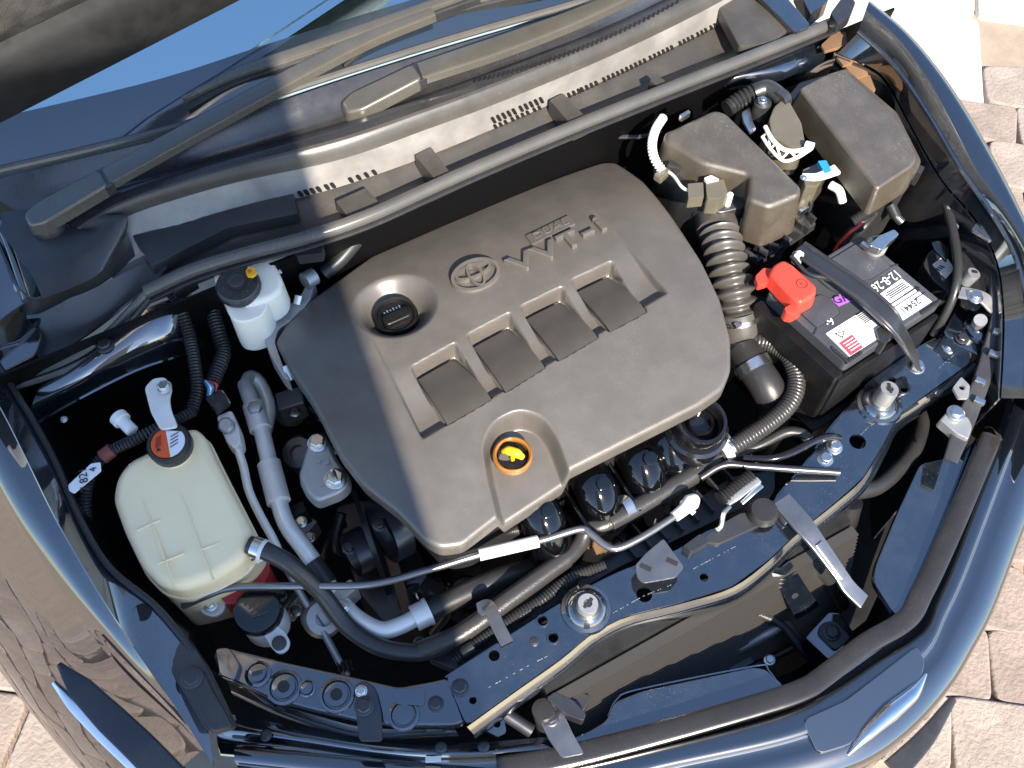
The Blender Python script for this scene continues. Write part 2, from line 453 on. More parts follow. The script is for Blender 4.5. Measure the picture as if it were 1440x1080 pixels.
# cowl: top panel, dark ridge band, grey strip, shelf
c0 = shift(w0, 0, -.010, -.006)[1:-1]
ridge = PP([(100,326,.978), (160,288,.99), (230,262,1.0), (330,232,1.006), (480,193,1.012), (600,152,1.013), (700,115,1.012), (850,54,1.006), (985,-12,.992), (1060,-60,.975)])
band = PP([(118,338,.955), (178,305,.967), (240,283,.976), (335,256,.983), (480,224,.987), (600,182,.987), (705,143,.986), (860,78,.98), (1003,8,.966), (1080,-40,.95)])
strip = PP([(150,385,.925), (200,352,.930), (260,332,.934), (340,300,.937), (480,262,.940), (605,218,.940), (715,172,.939), (870,104,.934), (1012,34,.922), (1095,-15,.91)])
val = [a.lerp(b, .55)+V(0, 0, -.018) for a, b in zip(resample(cr(c0, 6), 10), ridge)]
cowl = T('cowl', 'black plastic cowl between windscreen and engine bay', 'cowl', ridge[4])
part('upper_panel', loft([resample(cr(c0, 6), 10), val, [a+V(0,.012,.002) for a in ridge], ridge], 60, 5, .003), 'cowl_gloss', cowl, 60)
part('ridge_band', loft([ridge, [a.lerp(b, .15)+V(0,-.003,.002) for a, b in zip(ridge, band)], band], 60, 3, .003), 'cowl_plastic', cowl, 60)
part('grey_strip', loft([band, strip], 60, 1, .003), 'cowl_grey', cowl, 60, label='pale grey plastic strip along the front of the cowl')
SEAL = [(205,410,.926), (270,380,.940), (340,358,.949), (430,334,.955), (520,303,.957), (640,249,.957), (800,181,.957), (960,117,.955), (1080,70,.951), (1172,32,.945)]
seal = PP(SEAL)
shf = resample(cr(seal, 6), 10)
st2 = resample(cr(strip, 6), 10)
part('shelf', loft([[p+V(0, .004, -.004) for p in st2], [a.lerp(b, .5)+V(0,0,-.026) for a, b in zip(st2, shf)], [p+V(0, -.004, -.014) for p in shf], [p+V(0,-.004,-.024) for p in shf]], 60, 3, .003), 'cowl_plastic', cowl, 60)
def onloft(A, B, s, t):
    a = resample(cr(A, 8), 200); b = resample(cr(B, 8), 200); i = min(199, int(s*199)); return a[i].lerp(b[i], t), (a[min(199, i+1)]-a[max(0, i-1)]).normalized()
def slots(A, B, u0, u1, n, t, ln, wd, parent, nm='vent_slot', m='dark'):
    """row of slots whose photo x runs u0..u1"""
    a = resample(cr(A, 8), 400); b = resample(cr(B, 8), 400)
    mid = [p.lerp(q, t) for p, q in zip(a, b)]; us = [px(p)[0] for p in mid]
    for k in range(n):
        u = u0+(u1-u0)*k/max(1, n-1); i = min(range(400), key=lambda j: abs(us[j]-u))
        p = mid[i]; d = (b[i]-a[i]).normalized(); tg = (a[min(399, i+2)]-a[max(0, i-2)]).normalized(); nr = tg.cross(d).normalized()
        if nr.z < 0: nr = -nr
        o = [p+d*(sx*ln/2)+tg*(sy*wd/2)+nr*.0022 for sx, sy in ((-1,-1), (1,-1), (1,1), (-1,1))]
        part(nm, prism(BM(), rnd(o, wd*.48, 3), .004, 0, axis=-nr), m, parent)
slots(band, strip, 421, 468, 6, .86, .011, .0062, cowl)
slots(band, strip, 494, 526, 4, .86, .011, .0062, cowl)
slots(band, strip, 693, 762, 10, .62, .015, .0055, cowl)
slots(band, strip, 696, 758, 9, .92, .010, .0055, cowl)
slots(band, strip, 800, 838, 7, .93, .012, .0055, cowl)
slots(band, strip, 850, 945, 16, .93, .012, .0052, cowl)
slots(band, strip, 955, 1005, 9, .93, .012, .0052, cowl)
for k in range(44):
    t = k/43; u = 668+284*t; v = 113-58*t-52*t*t
    p, n = surf(u, v); q, _ = surf(u-3.0, v+5.5); d = (q-p); d -= n*d.dot(n); d.normalize(); tg = n.cross(d)
    part('vent_slot', prism(BM(), rnd([p+d*(sx*.0055)+tg*(sy*.0022)+n*.0006 for sx, sy in ((-1,-1), (1,-1), (1,1), (-1,1))], .002, 2), .003, 0, axis=-n), 'dark', cowl)
# clips on the strip
for (u, v) in ((478,246), (844,100)):
    p = P(u, v, .945); part('clip', box(p+V(0,0,0), .013, .022, .012, 0, .003), 'steel_dark', cowl)
# shelf ribs and raised pads
def pad(l, z, h, nm='shelf_rib', m='cowl_plastic', bev=.003): part(nm, slab(l, z, h, .003, bev, .002), m, cowl)
pad([(583,218), (606,206), (636,246), (615,256)], .957, .03)
pad([(772,140), (792,130), (828,168), (806,178)], .958, .03)
pad([(472,283), (514,264), (538,289), (490,306)], .950, .02, 'shelf_pad')
pad([(913,112), (925,105), (945,120), (933,128)], .953, .02, 'shelf_pad')
pad([(186,331), (412,270), (418,300), (320,320), (213,374)], .948, .02, 'cowl_cover', 'plastic')
solo('bonnet_seal', 'long grey rubber bonnet seal running across the front of the cowl', 'seal', tube(seal, .0105, 12, 10, world=True), 'seal_rubber')
solo('seal_carrier', 'thin black lip under the long bonnet seal', 'seal lip', strap([p+V(0, -.009, -.012) for p in seal], .010, .004, n=8, world=True), 'plastic')
# left end of the cowl: pivot shroud, channel and weather strip
ls = T('cowl_end_cover', 'black moulded cowl end cover under the near wiper pivot', 'cowl cover', P(100, 400, .93))
part('shroud', loft([PP([(-20,300,.99), (40,380,.975), (60,420,.965)]), PP([(70,300,.985), (95,350,.98), (100,405,.965)]), PP([(100,322,.978), (140,330,.978), (135,388,.96)]), PP([(155,300,.985), (180,308,.978), (150,375,.955)]), PP([(150,345,.93), (178,330,.945), (155,385,.93)])], 20, 4, .003), 'plastic', ls, 60)
part('side_wall', loft([PP([(-10,330,.975), (38,418,.962), (100,398,.962), (150,375,.956), (177,318,.966)]), PP([(0,345,.93), (30,440,.915), (95,422,.915), (150,395,.922), (190,360,.928)])], 24, 1, .003), 'plastic', ls, 60)
part('channel', loft([PP([(35,430,.915), (110,415,.92), (200,372,.93), (235,375,.935)]), PP([(40,470,.885), (110,455,.89), (165,430,.90), (215,400,.925)]), PP([(30,505,.88), (80,495,.882), (130,465,.89), (195,412,.92)])], 24, 3, .003), 'plastic', ls, 60)
part('weather_strip', tube([(205,412,.925), (180,440,.918), (150,470,.908), (110,498,.90), (60,520,.893), (-20,545,.885)], .006, 8), 'seal_rubber', ls)
part('weather_strip', tube([(212,418,.915), (188,448,.908), (158,482,.90), (110,512,.89), (60,532,.885), (-20,556,.878)], .005, 8), 'seal_rubber', ls)
part('end_plate', slab([(0,440), (35,440), (60,470), (50,500), (0,525), (-20,500)], .895, .02, .008), 'paint', ls)
part('clip', slab([(16,388), (30,384), (36,402), (20,408)], .955, .012, .003), 'zinc', ls)
# ------------------------------------------------------------------ wipers
def wiper(label, pivot, knuckle, arm_pts, arm_w, blade_pts, grp='wipers'):
    t = T('wiper', label, 'wiper', P(*pivot), grp)
    pv, kn = P(*pivot), P(*knuckle)
    part('pivot', lathe([(.024, -.035), (.024, -.010), (.019, .0), (0, .0)], pv+V(0,0,-.006), n=24), 'rubber', t)
    d = (kn-pv).normalized(); s = d.cross(V(0,0,1)).normalized()
    hd = [pv-d*.022+s*.012, pv-d*.022-s*.012, pv-s*.021, kn-s*.018, kn+s*.018, pv+s*.021]
    part('head_cover', prism(BM(), [p+V(0,0,.016) for p in rnd(hd, .008)], .022, .005, .002, 3), 'wiper', t)
    part('hinge', prism(BM(), [p+V(0,0,.013) for p in (kn-d*.006+s*.019, kn-d*.006-s*.019, kn+d*.008-s*.019, kn+d*.008+s*.019)], .018, .002), 'steel_dark', t)
    part('arm', strap([kn+d*.006+V(0,0,.0)]+PP(arm_pts), arm_w, .015, n=8, world=True), 'wiper', t)
    if blade_pts:
        b = PP(blade_pts)
        bl = part('blade', strap(b, [.003, .014, .020, .021, .021, .020, .014], .016, n=8, world=True), 'wiper', t)
        part('rubber_lip', strap([p+V(0, -.012, -.010) for p in b], .006, .018, n=8, world=True), 'rubber', bl)
    return t
wiper('wiper with black arm rising from the pivot at the shaded end of the cowl', (62,308,1.0), (150,258,1.015), [(300,175,1.04), (430,105,1.055), (520,60,1.06), (610,25,1.065)], [.034, .033, .029, .025, .020], [(262,148,1.045), (330,112,1.052), (430,78,1.058), (600,18,1.065), (760,-40,1.07)])
wiper('wiper with pale sunlit arm rising from the pivot in the middle of the cowl', (503,152,1.012), (588,110,1.028), [(700,72,1.045), (800,35,1.055), (900,-8,1.06)], [.036, .038, .035, .030, .022], [(480,88,1.042), (540,45,1.05), (640,12,1.055), (760,-18,1.06)])
# ------------------------------------------------------------------ bonnet, standing open on its hinges behind the cowl
h0 = [P(-40, 195, 1.20), P(340, 0, 1.20)]
hd = (h0[1]-h0[0]); y0 = h0[0].y
hx0, hx1 = h0[0].x-.25, h0[0].x+1.30
bon = T('bonnet', 'open black bonnet with grey felt lining, its rear edge over the windscreen', 'bonnet', V((hx0+hx1)/2, y0, 1.2))
ang = R(77); bd = V(0, -math.cos(ang), math.sin(ang))
slope = hd.y/hd.x
def hp(x, s, off=0.): # point on the bonnet plane: x across, s up along the panel
    bow = .05*(1-((x-(hx0+hx1)/2)/((hx1-hx0)/2))**2)
    return V(x, y0+slope*(x-h0[0].x)+bow*0, 1.2)+bd*s+V(0, -math.sin(ang), -math.cos(ang))*off
rows = [[hp(hx0+(hx1-hx0)*i/12, s) for i in range(13)] for s in (0, .03, .3, .6, .8, .88)]
part('outer_panel', loft([[p+V(0,.02,.01) for p in r] for r in rows], 30, 2, .003), 'paint_body', bon, 60)
part('rear_rail', loft([[hp(hx0+(hx1-hx0)*i/12, 0, -.004) for i in range(13)], [hp(hx0+(hx1-hx0)*i/12, .03, .022) for i in range(13)], [hp(hx0+(hx1-hx0)*i/12, .11, .022) for i in range(13)], [hp(hx0+(hx1-hx0)*i/12, .13, .004) for i in range(13)]], 30, 2, .002), 'dark', bon, 60)
part('felt_lining', loft([[hp(hx0+.05+(hx1-hx0-.1)*i/12, .135, .004) for i in range(13)], [hp(hx0+.05+(hx1-hx0-.1)*i/12, .17, .022) for i in range(13)], [hp(hx0+.06+(hx1-hx0-.12)*i/12, .5, .024) for i in range(13)], [hp(hx0+.1+(hx1-hx0-.2)*i/12, .82, .01) for i in range(13)]], 30, 3, .004), 'felt', bon, 60)
for (u, v) in ((25,142), (210,60)):
    pass
# ================================================================== wings
def wing(name, label, lines, m='paint_body', inner=None):
    t = T(name, label, 'wing', lines[0][len(lines[0])//2])
    part('outer_skin', loft(lines[1:], 60, 5, .002), m, t, 70)
    part('inner_flange', loft([lines[0], lines[0+1] if inner is None else inner], 60, 1, .002), 'paint', t, 60)
    return t
RA = PP([(1178,75,.925), (1240,105,.922), (1275,165,.915), (1322,248,.90), (1372,308,.893), (1402,365,.88), (1412,430,.86), (1412,490,.84), (1408,560,.81)])
RB = PP([(1205,48,.955), (1252,92,.952), (1300,160,.945), (1348,240,.93), (1398,312,.912), (1428,372,.895), (1442,440,.872), (1446,500,.85), (1444,560,.83)])
RC = PP([(1222,2,.985), (1275,48,.982), (1330,116,.972), (1387,210,.955), (1445,325,.932), (1478,400,.912), (1498,470,.89), (1510,530,.868), (1512,600,.84)])
RC1 = [a.lerp(b, .5)+V(0,0,.008) for a, b in zip(RB, RC)]
RD = [p+V(.030, -.002, -.05) for p in RC]; RE = [p+V(.045, 0, -.30) for p in RC]; RF = [p+V(.02, 0, -.65) for p in RC]
rw = wing('wing', 'black wing along the sunlit paving side behind the fuse box', [RA, RB, RC1, RC, RD, RE, RF])
part('edge_bead', tube([p+V(.002,0,.004) for p in RB], .004, 8, 6, world=True), 'paint', rw)
LA = PP([(-90,385,.93), (-30,480,.90), (30,572,.89), (75,652,.88), (108,730,.865), (150,800,.85), (212,852,.835), (250,895,.822), (280,935,.81)])
LB = PP([(-100,400,.955), (-45,505,.93), (0,575,.92), (38,650,.91), (80,735,.895), (140,838,.868), (205,935,.838), (255,1008,.81), (300,1078,.78)])
LC = PP([(-140,430,.975), (-75,545,.95), (-30,625,.94), (12,705,.925), (52,775,.905), (105,855,.878), (168,930,.848), (230,990,.82), (292,1048,.786)])
LC = [P(*px(p), p.z-.034) for p in LC]
LC1 = [a.lerp(b, .5)+V(0,0,.006) for a, b in zip(LB, LC)]
LD = PP([(-180,480,.92), (-120,620,.89), (-70,705,.875), (-22,780,.86), (20,845,.84), (70,915,.815), (128,975,.785), (190,1030,.755), (250,1085,.72)])
LE = PP([(-260,560,.74), (-190,690,.72), (-120,790,.70), (-55,880,.67), (0,945,.64), (50,1010,.61), (105,1075,.585), (160,1130,.56), (215,1180,.54)])
LD = [P(*px(p), p.z-.07) for p in LD]; LE = [P(*px(p), p.z-.12) for p in LE]
LF = [p+V(.03, 0, -.20) for p in LE]
LCa = [a.lerp(b, .10) for a, b in zip(LC, LD)]
lw = wing('wing', 'black wing with blue sky reflection beside the coolant tank', [LA, LB, LC1, LC, LCa, LD, LE, LF])
def quiet_hole(t, u, v, z, r): return hole(t, u, v, z, r, False)
p_, n_ = surf(200, 861); part('hole', lathe([(0, .0004), (.0105, .0004), (.011, .0009), (.012, .0002)], p_, n_, 24), 'dark', lw)
lp = slab([(215,905), (262,893), (290,935), (330,1020), (292,1030), (250,960)], .822, .02, .008)
part('end_bracket', lp, 'plastic', lw)
part('bracket_boss', slab([(254,960), (258,945), (272,938), (285,943), (293,960), (328,1022), (296,1028)], .829, .012, .008, .002), 'plastic', lw)
bolt(lw, 270, 953, .829, .011, 'plastic', .004, 'rivet')
solo('wing_edge_seal', 'thin black rubber edging on the wing flange beside the coolant tank', 'seal', tube([p+V(.004, 0, .004) for p in LA], .0045, 8, 6, world=True), 'rubber')
# headlamp trim on the near wing
hl = PP([(88,928,.80), (118,962,.785), (160,1005,.765), (205,1048,.745), (250,1095,.72)])
ht = T('headlamp', 'headlamp end with chrome strip set into the near wing', 'headlamp', hl[2])
part('lens_edge', strap([p+V(-.004,-.004,.002) for p in hl], [.006, .030, .038, .040, .042], .012, n=8, world=True), 'plastic_gloss', ht)
part('chrome_strip', strap([p+V(-.020,-.018,-.012) for p in hl], [.006, .016, .018, .018, .018], .014, n=8, world=True), 'chrome', ht)
# ================================================================== bay walls (in the dark)
def wallband(name, top, z0, m='paint', dx=0.):
    return struct(name, loft([[p+V(0,0,-.004) for p in top], [V(p.x+dx, p.y, (p.z+z0)/2) for p in top], [V(p.x+dx, p.y, z0) for p in top]], 40, 2, .003), m)
wallband('inner_wall_right', RA, .25, 'paint', -.02)
wallband('inner_wall_left', LA, .25, 'paint', .02)
fl_ = [V(x, y, .22) for x, y in ((-.72,.42), (-.66,.0), (-.5,-.28), (-.2,-.46), (.15,-.57), (.42,-.54), (.64,-.42), (.82,-.2), (.9,.1), (.9,.42))]
struct('bay_floor', prism(BM(), fl_, .02, 0), 'dark')
fw = [V(x, .40+.0*x, 0) for x in np.linspace(-.85, .95, 8)]
struct('firewall', loft([[V(p.x, seal_y, .925) for p, seal_y in zip(fw, [min(.40, s) for s in [.34]*8])], [V(p.x, .36, .7) for p in fw], [V(p.x, .30, .22) for p in fw]], 20, 2, .004), 'black')
# strut tower, left: glossy dome
def tower(label, l, z, h):
    t = T('strut_tower', label, 'strut tower', P(*l[0], z-h))
    part('dome', slab(l, z, h, .03, .018, .03, 4), 'paint', t, 50); return t

sct = T('scuttle_corner', 'black body corner beside the near wiper pivot at the picture edge', 'body corner', P(-30, 360, .9))
part('panel', loft([PP([(-160,200,1.05), (-40,262,1.0), (10,330,.968), (34,425,.945)]), PP([(-180,260,1.03), (-70,320,.985), (-20,380,.955), (0,450,.93)]), PP([(-220,330,.98), (-130,400,.96), (-80,450,.94), (-40,505,.92)])], 20, 4, .003), 'paint_body', sct, 60)
part('drop', loft([PP([(-160,200,1.05), (-40,262,1.0), (10,330,.968), (34,425,.945)]), PP([(-150,240,.8), (-40,300,.8), (10,370,.8), (34,465,.8)])], 20, 1, .003), 'paint', sct, 60)
part('wing_edge', tube([(-8,300,.99), (12,345,.972), (38,422,.955)], .006, 10), 'paint_body', sct)
part('lower_panel', slab([(-120,230), (15,255), (62,330), (72,430), (30,480), (-120,520)], .90, .02, .01, .004), 'paint', sct)
# ================================================================== engine cover (pressed plastic shell)
def sdf(X, Y, poly):
    x = np.array([p.x for p in poly]); y = np.array([p.y for p in poly]); d = np.full(X.shape, 1e9); ins = np.zeros(X.shape, bool)
    n = len(poly); j = n-1
    for i in range(n):
        ex, ey = x[j]-x[i], y[j]-y[i]; wx, wy = X-x[i], Y-y[i]
        t = np.clip((wx*ex+wy*ey)/(ex*ex+ey*ey+1e-12), 0, 1)
        d = np.minimum(d, (wx-ex*t)**2+(wy-ey*t)**2)
        c = ((y[i] > Y) != (y[j] > Y)) & (X < (x[j]-x[i])*(Y-y[i])/((y[j]-y[i])+1e-12)+x[i])
        ins ^= c; j = i
    d = np.sqrt(d); return np.where(ins, -d, d)
def sst(a, b, x):
    t = np.clip((x-a)/(b-a), 0, 1); return t*t*(3-2*t)
OUT = rnd(PP([(386,478,.875), (402,452,.87), (430,425,.862), (520,352,.852), (700,272,.852), (850,214,.856), (868,216,.858), (905,252,.868), (948,312,.88), (985,368), (1012,425), (1027,478), (1028,520), (1018,545), (985,568), (802,660), (700,726), (650,764), (618,769), (596,758), (560,722), (512,686), (478,642), (440,568), (405,515)], .888), .008, 3)
PANEL = rnd(PP([(522,478), (594,622), (942,414), (800,240), (700,150), (460,250)], .898), .004, 2)
WINS = [PP(l, .897) for l in ([(576,514), (640,478), (694,561), (627,600)], [(655,468), (717,435), (769,517), (709,554)], [(730,428), (791,398), (843,475), (784,510)], [(802,390), (861,362), (911,439), (856,469)])]
DIP = rnd(PP([(702,742), (682,668), (676,628), (692,596), (728,578), (762,586), (784,612), (806,668), (830,700), (740,760)], .888), .016, 4)
OILC = P(555, 424, .89)
YA, YB = P(700, 390, .9).y, P(700, 268, .9).y
def cover_base(X, Y):
    z = np.full(X.shape, .903)
    z = z-.026*np.clip((Y-YA+.03)/(YB-YA+.03), 0, 1.2)**2-.010*np.clip((YA-.10-Y)/.16, 0, 1.5)**2
    yf_ = P(800, 600, .9).y; z = z-.16*np.clip(Y-yf_, 0, 1)**2
    xl = P(470, 560, .9).x; z = z-.012*np.clip((xl+.03-X)/.10, 0, 1.5)**2
    z = z-.006*np.clip((X-P(930, 420, .9).x)/.10, 0, 1.5)**2
    return z
def cover_z(X, Y):
    z = cover_base(X, Y)
    fade = 1-sst(YA-.05, YB-.03, Y)
    dP = sdf(X, Y, PANEL); zo = z.copy()
    fa, fb = P(594, 622, .898), P(942, 414, .898); fn = V(-(fb.y-fa.y), fb.x-fa.x).normalized()
    dF = (X-fa.x)*fn.x+(Y-fa.y)*fn.y
    z = z-(.003+.015*(1-sst(.03, .125, dF)))*sst(0, .020, dF)*sst(0, .006, -dP)*fade
    for W in WINS:
        a, b, c, d = W
        ux, uy = b.x-a.x, b.y-a.y; vx, vy = d.x-a.x, d.y-a.y
        det = ux*vy-uy*vx; s = ((X-a.x)*vy-(Y-a.y)*vx)/det; t = (ux*(Y-a.y)-uy*(X-a.x))/det
        dW = sdf(X, Y, rnd(W, .006, 3))
        tt = np.clip((t-.10)/.90, 0, 1)
        zp = zo-.006-.032*(1-tt)**1.22
        k = sst(-.0005, .0016+.0060*(1-np.clip(t/.12, 0, 1)), -dW)
        k = np.where(t > .97, np.where(dW < 0, 1., 0.), k)
        z = np.where(dW < 0, z*(1-k)+zp*k, z)
    r = np.hypot(X-OILC.x, Y-OILC.y)
    z = z-.034*sst(0, 1, (.067-r)/.036)
    dD = sdf(X, Y, DIP)
    z = np.where(dD < 0, np.minimum(z, z-.038*sst(0, .013, -dD)), z)
    return z
def nearest(X, Y, poly):
    x = np.array([p.x for p in poly]); y = np.array([p.y for p in poly]); best = np.full(X.shape, 1e9); bx = X.copy(); by = Y.copy(); n = len(poly)
    for i in range(n):
        j = i-1; ex, ey = x[j]-x[i], y[j]-y[i]; t = np.clip(((X-x[i])*ex+(Y-y[i])*ey)/(ex*ex+ey*ey+1e-12), 0, 1)
        qx, qy = x[i]+ex*t, y[i]+ey*t; d = (X-qx)**2+(Y-qy)**2; m = d < best
        best[m] = d[m]; bx[m] = qx[m]; by[m] = qy[m]
    return bx, by
def cover_mesh():
    h = .0015
    xs = [p.x for p in OUT]; ys = [p.y for p in OUT]
    gx = np.arange(min(xs)-.012, max(xs)+.012, h); gy = np.arange(min(ys)-.012, max(ys)+.012, h)
    X, Y = np.meshgrid(gx, gy); d = sdf(X, Y, OUT)
    ok = d < 0
    cell = ok[:-1, :-1] | ok[1:, :-1] | ok[:-1, 1:] | ok[1:, 1:]
    keep = np.zeros(X.shape, bool)
    for a, b in ((0, 0), (1, 0), (0, 1), (1, 1)): keep[a:a+cell.shape[0], b:b+cell.shape[1]] |= cell
    out = keep & ~ok
    nx, ny = nearest(X[out], Y[out], OUT); X[out] = nx; Y[out] = ny; d[out] = 0
    z = cover_z(X, Y); r = .0065
    q = np.clip(d+r, 0, r); z = z-(r-np.sqrt(np.maximum(r*r-q*q, 0)))*.9
    idx = -np.ones(X.shape, int); me = bpy.data.meshes.new('cover_shell')
    idx[keep] = np.arange(keep.sum()); n0 = int(keep.sum())
    org = P(700, 500, .86)
    vs = np.stack([X[keep]-org.x, Y[keep]-org.y, z[keep]-org.z], 1)
    ii, jj = np.nonzero(cell)
    fs = np.stack([idx[ii, jj], idx[ii, jj+1], idx[ii+1, jj+1], idx[ii+1, jj]], 1).tolist()
    # skirt: rim edges pulled straight down
    from collections import Counter
    ec_ = Counter()
    for f in fs:
        for k in range(4): ec_[(f[k], f[(k+1) % 4])] += 1
    rim = [e for e in ec_ if (e[1], e[0]) not in ec_]
    low = {}; vs = vs.tolist()
    for a, b in rim:
        for q_ in (a, b):
            if q_ not in low: low[q_] = len(vs); vs.append([vs[q_][0], vs[q_][1], vs[q_][2]-.022])
    fs += [[b, a, low[a], low[b]] for a, b in rim]
    me.from_pydata(vs, [], fs)
    me.polygons.foreach_set('use_smooth', [True]*len(me.polygons))
    me.materials.append(MT['cover'])
    return me, org
ec = T('engine_cover', 'brown grey plastic engine cover with four scooped windows and raised lettering', 'engine cover', P(700, 500, .86))
cme, corg = cover_mesh()
sh = bpy.data.objects.new('cover_shell', cme); COL.objects.link(sh); sh.parent = ec; sh.location = corg-ORG[ec.name]; ORG[sh.name] = corg
def cz(p): return float(cover_z(np.array([[p.x]]), np.array([[p.y]]))[0, 0])
def oncover(u, v):
    p = P(u, v, .895); p = P(u, v, cz(p)); p.z = cz(p); return p
for W in WINS:
    a, b, c, d = W; NT, NS = 14, 8; g = []
    for i in range(NT+1):
        t = .115+.885*i/NT; tt = (t-.115)/.885; s1 = .955-.13*(1-tt)**2.2; s0 = .055-.02*tt; row_ = []
        for j in range(NS+1):
            s_ = s0+(s1-s0)*j/NS; p = a.lerp(b, s_).lerp(d.lerp(c, s_), t)
            zb = float(cover_base(np.array([[p.x]]), np.array([[p.y]]))[0, 0]); row_.append(V(p.x, p.y, zb+.0012-.027*(1-tt)**1.75-.0012*(2*j/NS-1)**4))
        g.append(row_)
    bm = BM(); vs = [[bm.verts.new(p) for p in r_] for r_ in g]
    top_ = [bm.faces.new((vs[i][j], vs[i+1][j], vs[i+1][j+1], vs[i][j+1])) for i in range(NT) for j in range(NS)]
    ex = bmesh.ops.extrude_face_region(bm, geom=top_); bmesh.ops.translate(bm, verts=[v for v in ex['geom'] if isinstance(v, bmesh.types.BMVert)], vec=(0, 0, -.008))
    part('window_panel', bm, 'cover_panel', sh, 40)
# emblem: outer ring, two inner loops, on a shallow oval pad
ep = oncover(669, 389)
em = T('cover_badge_tmp', 'x', 'x', ep); bpy.data.objects.remove(em)
def ell(c, a, b, n=40, dz=0.): return [c+V(a*math.cos(2*math.pi*k/n), b*math.sin(2*math.pi*k/n), dz) for k in range(n)]
eb = BM()
def ering(bm, c, a, b, wd, th, n=44, tilt=0.):
    prof = ((-wd, 0), (-wd*.6, th), (wd*.6, th), (wd, 0)); rings = []
    for k in range(n):
        t = 2*math.pi*k/n; e = V(a*math.cos(t), b*math.sin(t)); nr = V(b*math.cos(t), a*math.sin(t)).normalized()
        rings.append([bm.verts.new(c+e+nr*o+V(0, 0, z)) for o, z in prof])
    for i in range(n):
        p, q = rings[i], rings[(i+1) % n]
        for j in range(3): bm.faces.new((p[j], p[j+1], q[j+1], q[j]))
ering(eb, ep+V(0,0,-.0015), .0365, .0260, .0040, .0100)
part('emblem_ring', eb, 'cover', sh)
eb = BM(); ering(eb, ep+V(0,.0085,-.0015), .0280, .0110, .0028, .0090); part('emblem_loop', eb, 'cover', sh)
eb = BM(); ering(eb, ep+V(0,-.0005,-.0015), .0100, .0215, .0028, .0100); part('emblem_loop', eb, 'cover', sh)
# raised lettering
lpz = oncover(768, 330)
dp = [oncover(u, v)+V(0,0,.0035) for u, v in ((739,331), (799,302), (810,315), (748,345))]
part('letter_plate', prism(BM(), rnd(dp, .002, 2), .008, .0015), 'cover', sh)
c = (dp[0]+dp[1]+dp[2]+dp[3])/4
part('lettering', text_bm('DUAL', .017, .002, c+V(0,0,.0008), R(1.5), R(-5), 1.45), 'cover', sh)
for ch, u, v, s, wx in (('V', 735, 372, .042, 1.45), ('V', 769, 357, .042, 1.45), ('T', 801, 341, .042, 1.2), ('-', 825, 328, .042, 1.6), ('i', 843, 318, .042, 1.4)):
    p = oncover(u, v); part('letter', text_bm(ch, s*1.05, .011, p+V(0,0,.0015), R(1.5), R(-6), wx, .0014), 'cover', sh, 25)
# oil filler cap
oc = T('oil_cap', 'round black oil filler cap sunk in the bowl of the engine cover', 'oil cap', OILC+V(.0,-.003,-.03))
cc = P(556, 442, .868)
part('rim', lathe([(.034, -.03), (.034, -.004), (.031, .0), (.0285, -.001), (.027, -.006), (0, -.006)], cc, n=40), 'black_case', oc)
part('grip', prism(BM(), rnd([cc+V(sx*.022, sy*.010-.006, .006) for sx, sy in ((-1,-1), (1,-1), (1,1), (-1,1))], .008), .017, .003, .003, 3), 'black_case', oc)
for k in range(6): part('print_mark', box(cc+V(-.0125+.005*k, .0135, -.0058), .0022, .0040 if k % 2 else .0030, .0006, R(2), 0), 'label', oc)
part('lettering', text_bm('5W-30', .007, .0012, cc+V(0,.0055,.0104), R(2), 0, 1.2), 'label', oc) if False else None
# dipstick well and yellow handle
dk = T('dipstick', 'yellow dipstick handle in the dark hole of the engine cover notch', 'dipstick', P(722, 642, .84))
dc = P(721, 641, .872)
part('collar', lathe([(.0275, -.004), (.0275, .004), (.025, .0065), (.0225, .004), (.020, -.028)], dc, n=36), 'amber', dk)
part('well', lathe([(.0205, .001), (.019, -.03), (0, -.03)], dc, n=30), 'dark', dk)
loop = [dc+V(math.sin(t)*.0042-.002+.010*math.cos(t), -.015*math.cos(t), .006+.001*math.sin(t)) for t in np.linspace(0, 2*math.pi, 15)[:-1]]
loop = cr(loop, 4, True)
part('handle', tube([dc+V(-.010,.010,.006), dc+V(-.004,.005,.011), dc+V(.004,-.004,.011), dc+V(.010,-.012,.006)], [.003, .0065, .0070, .0040], 12, 6, world=True), 'yellow', dk)
part('stick', tube([dc+V(0,0,-.006), dc+V(0,0,-.1)], .003, 8, world=True), 'yellow', dk)
# engine block and cylinder head mass under the cover
blk = [V(p.x, p.y, .845) for p in OUT]; cb = sum(blk, Vector())/len(blk)
eng = T('engine', 'dark alloy engine block under the plastic cover', 'engine', V(cb.x, cb.y, .35))
part('head', prism(BM(), [cb+(p-cb)*.90 for p in blk], .14, .01), 'steel_dark', eng)
part('block', prism(BM(), [cb+(p-cb)*.80+V(0,0,-.14) for p in blk], .36, .01), 'dark', eng)
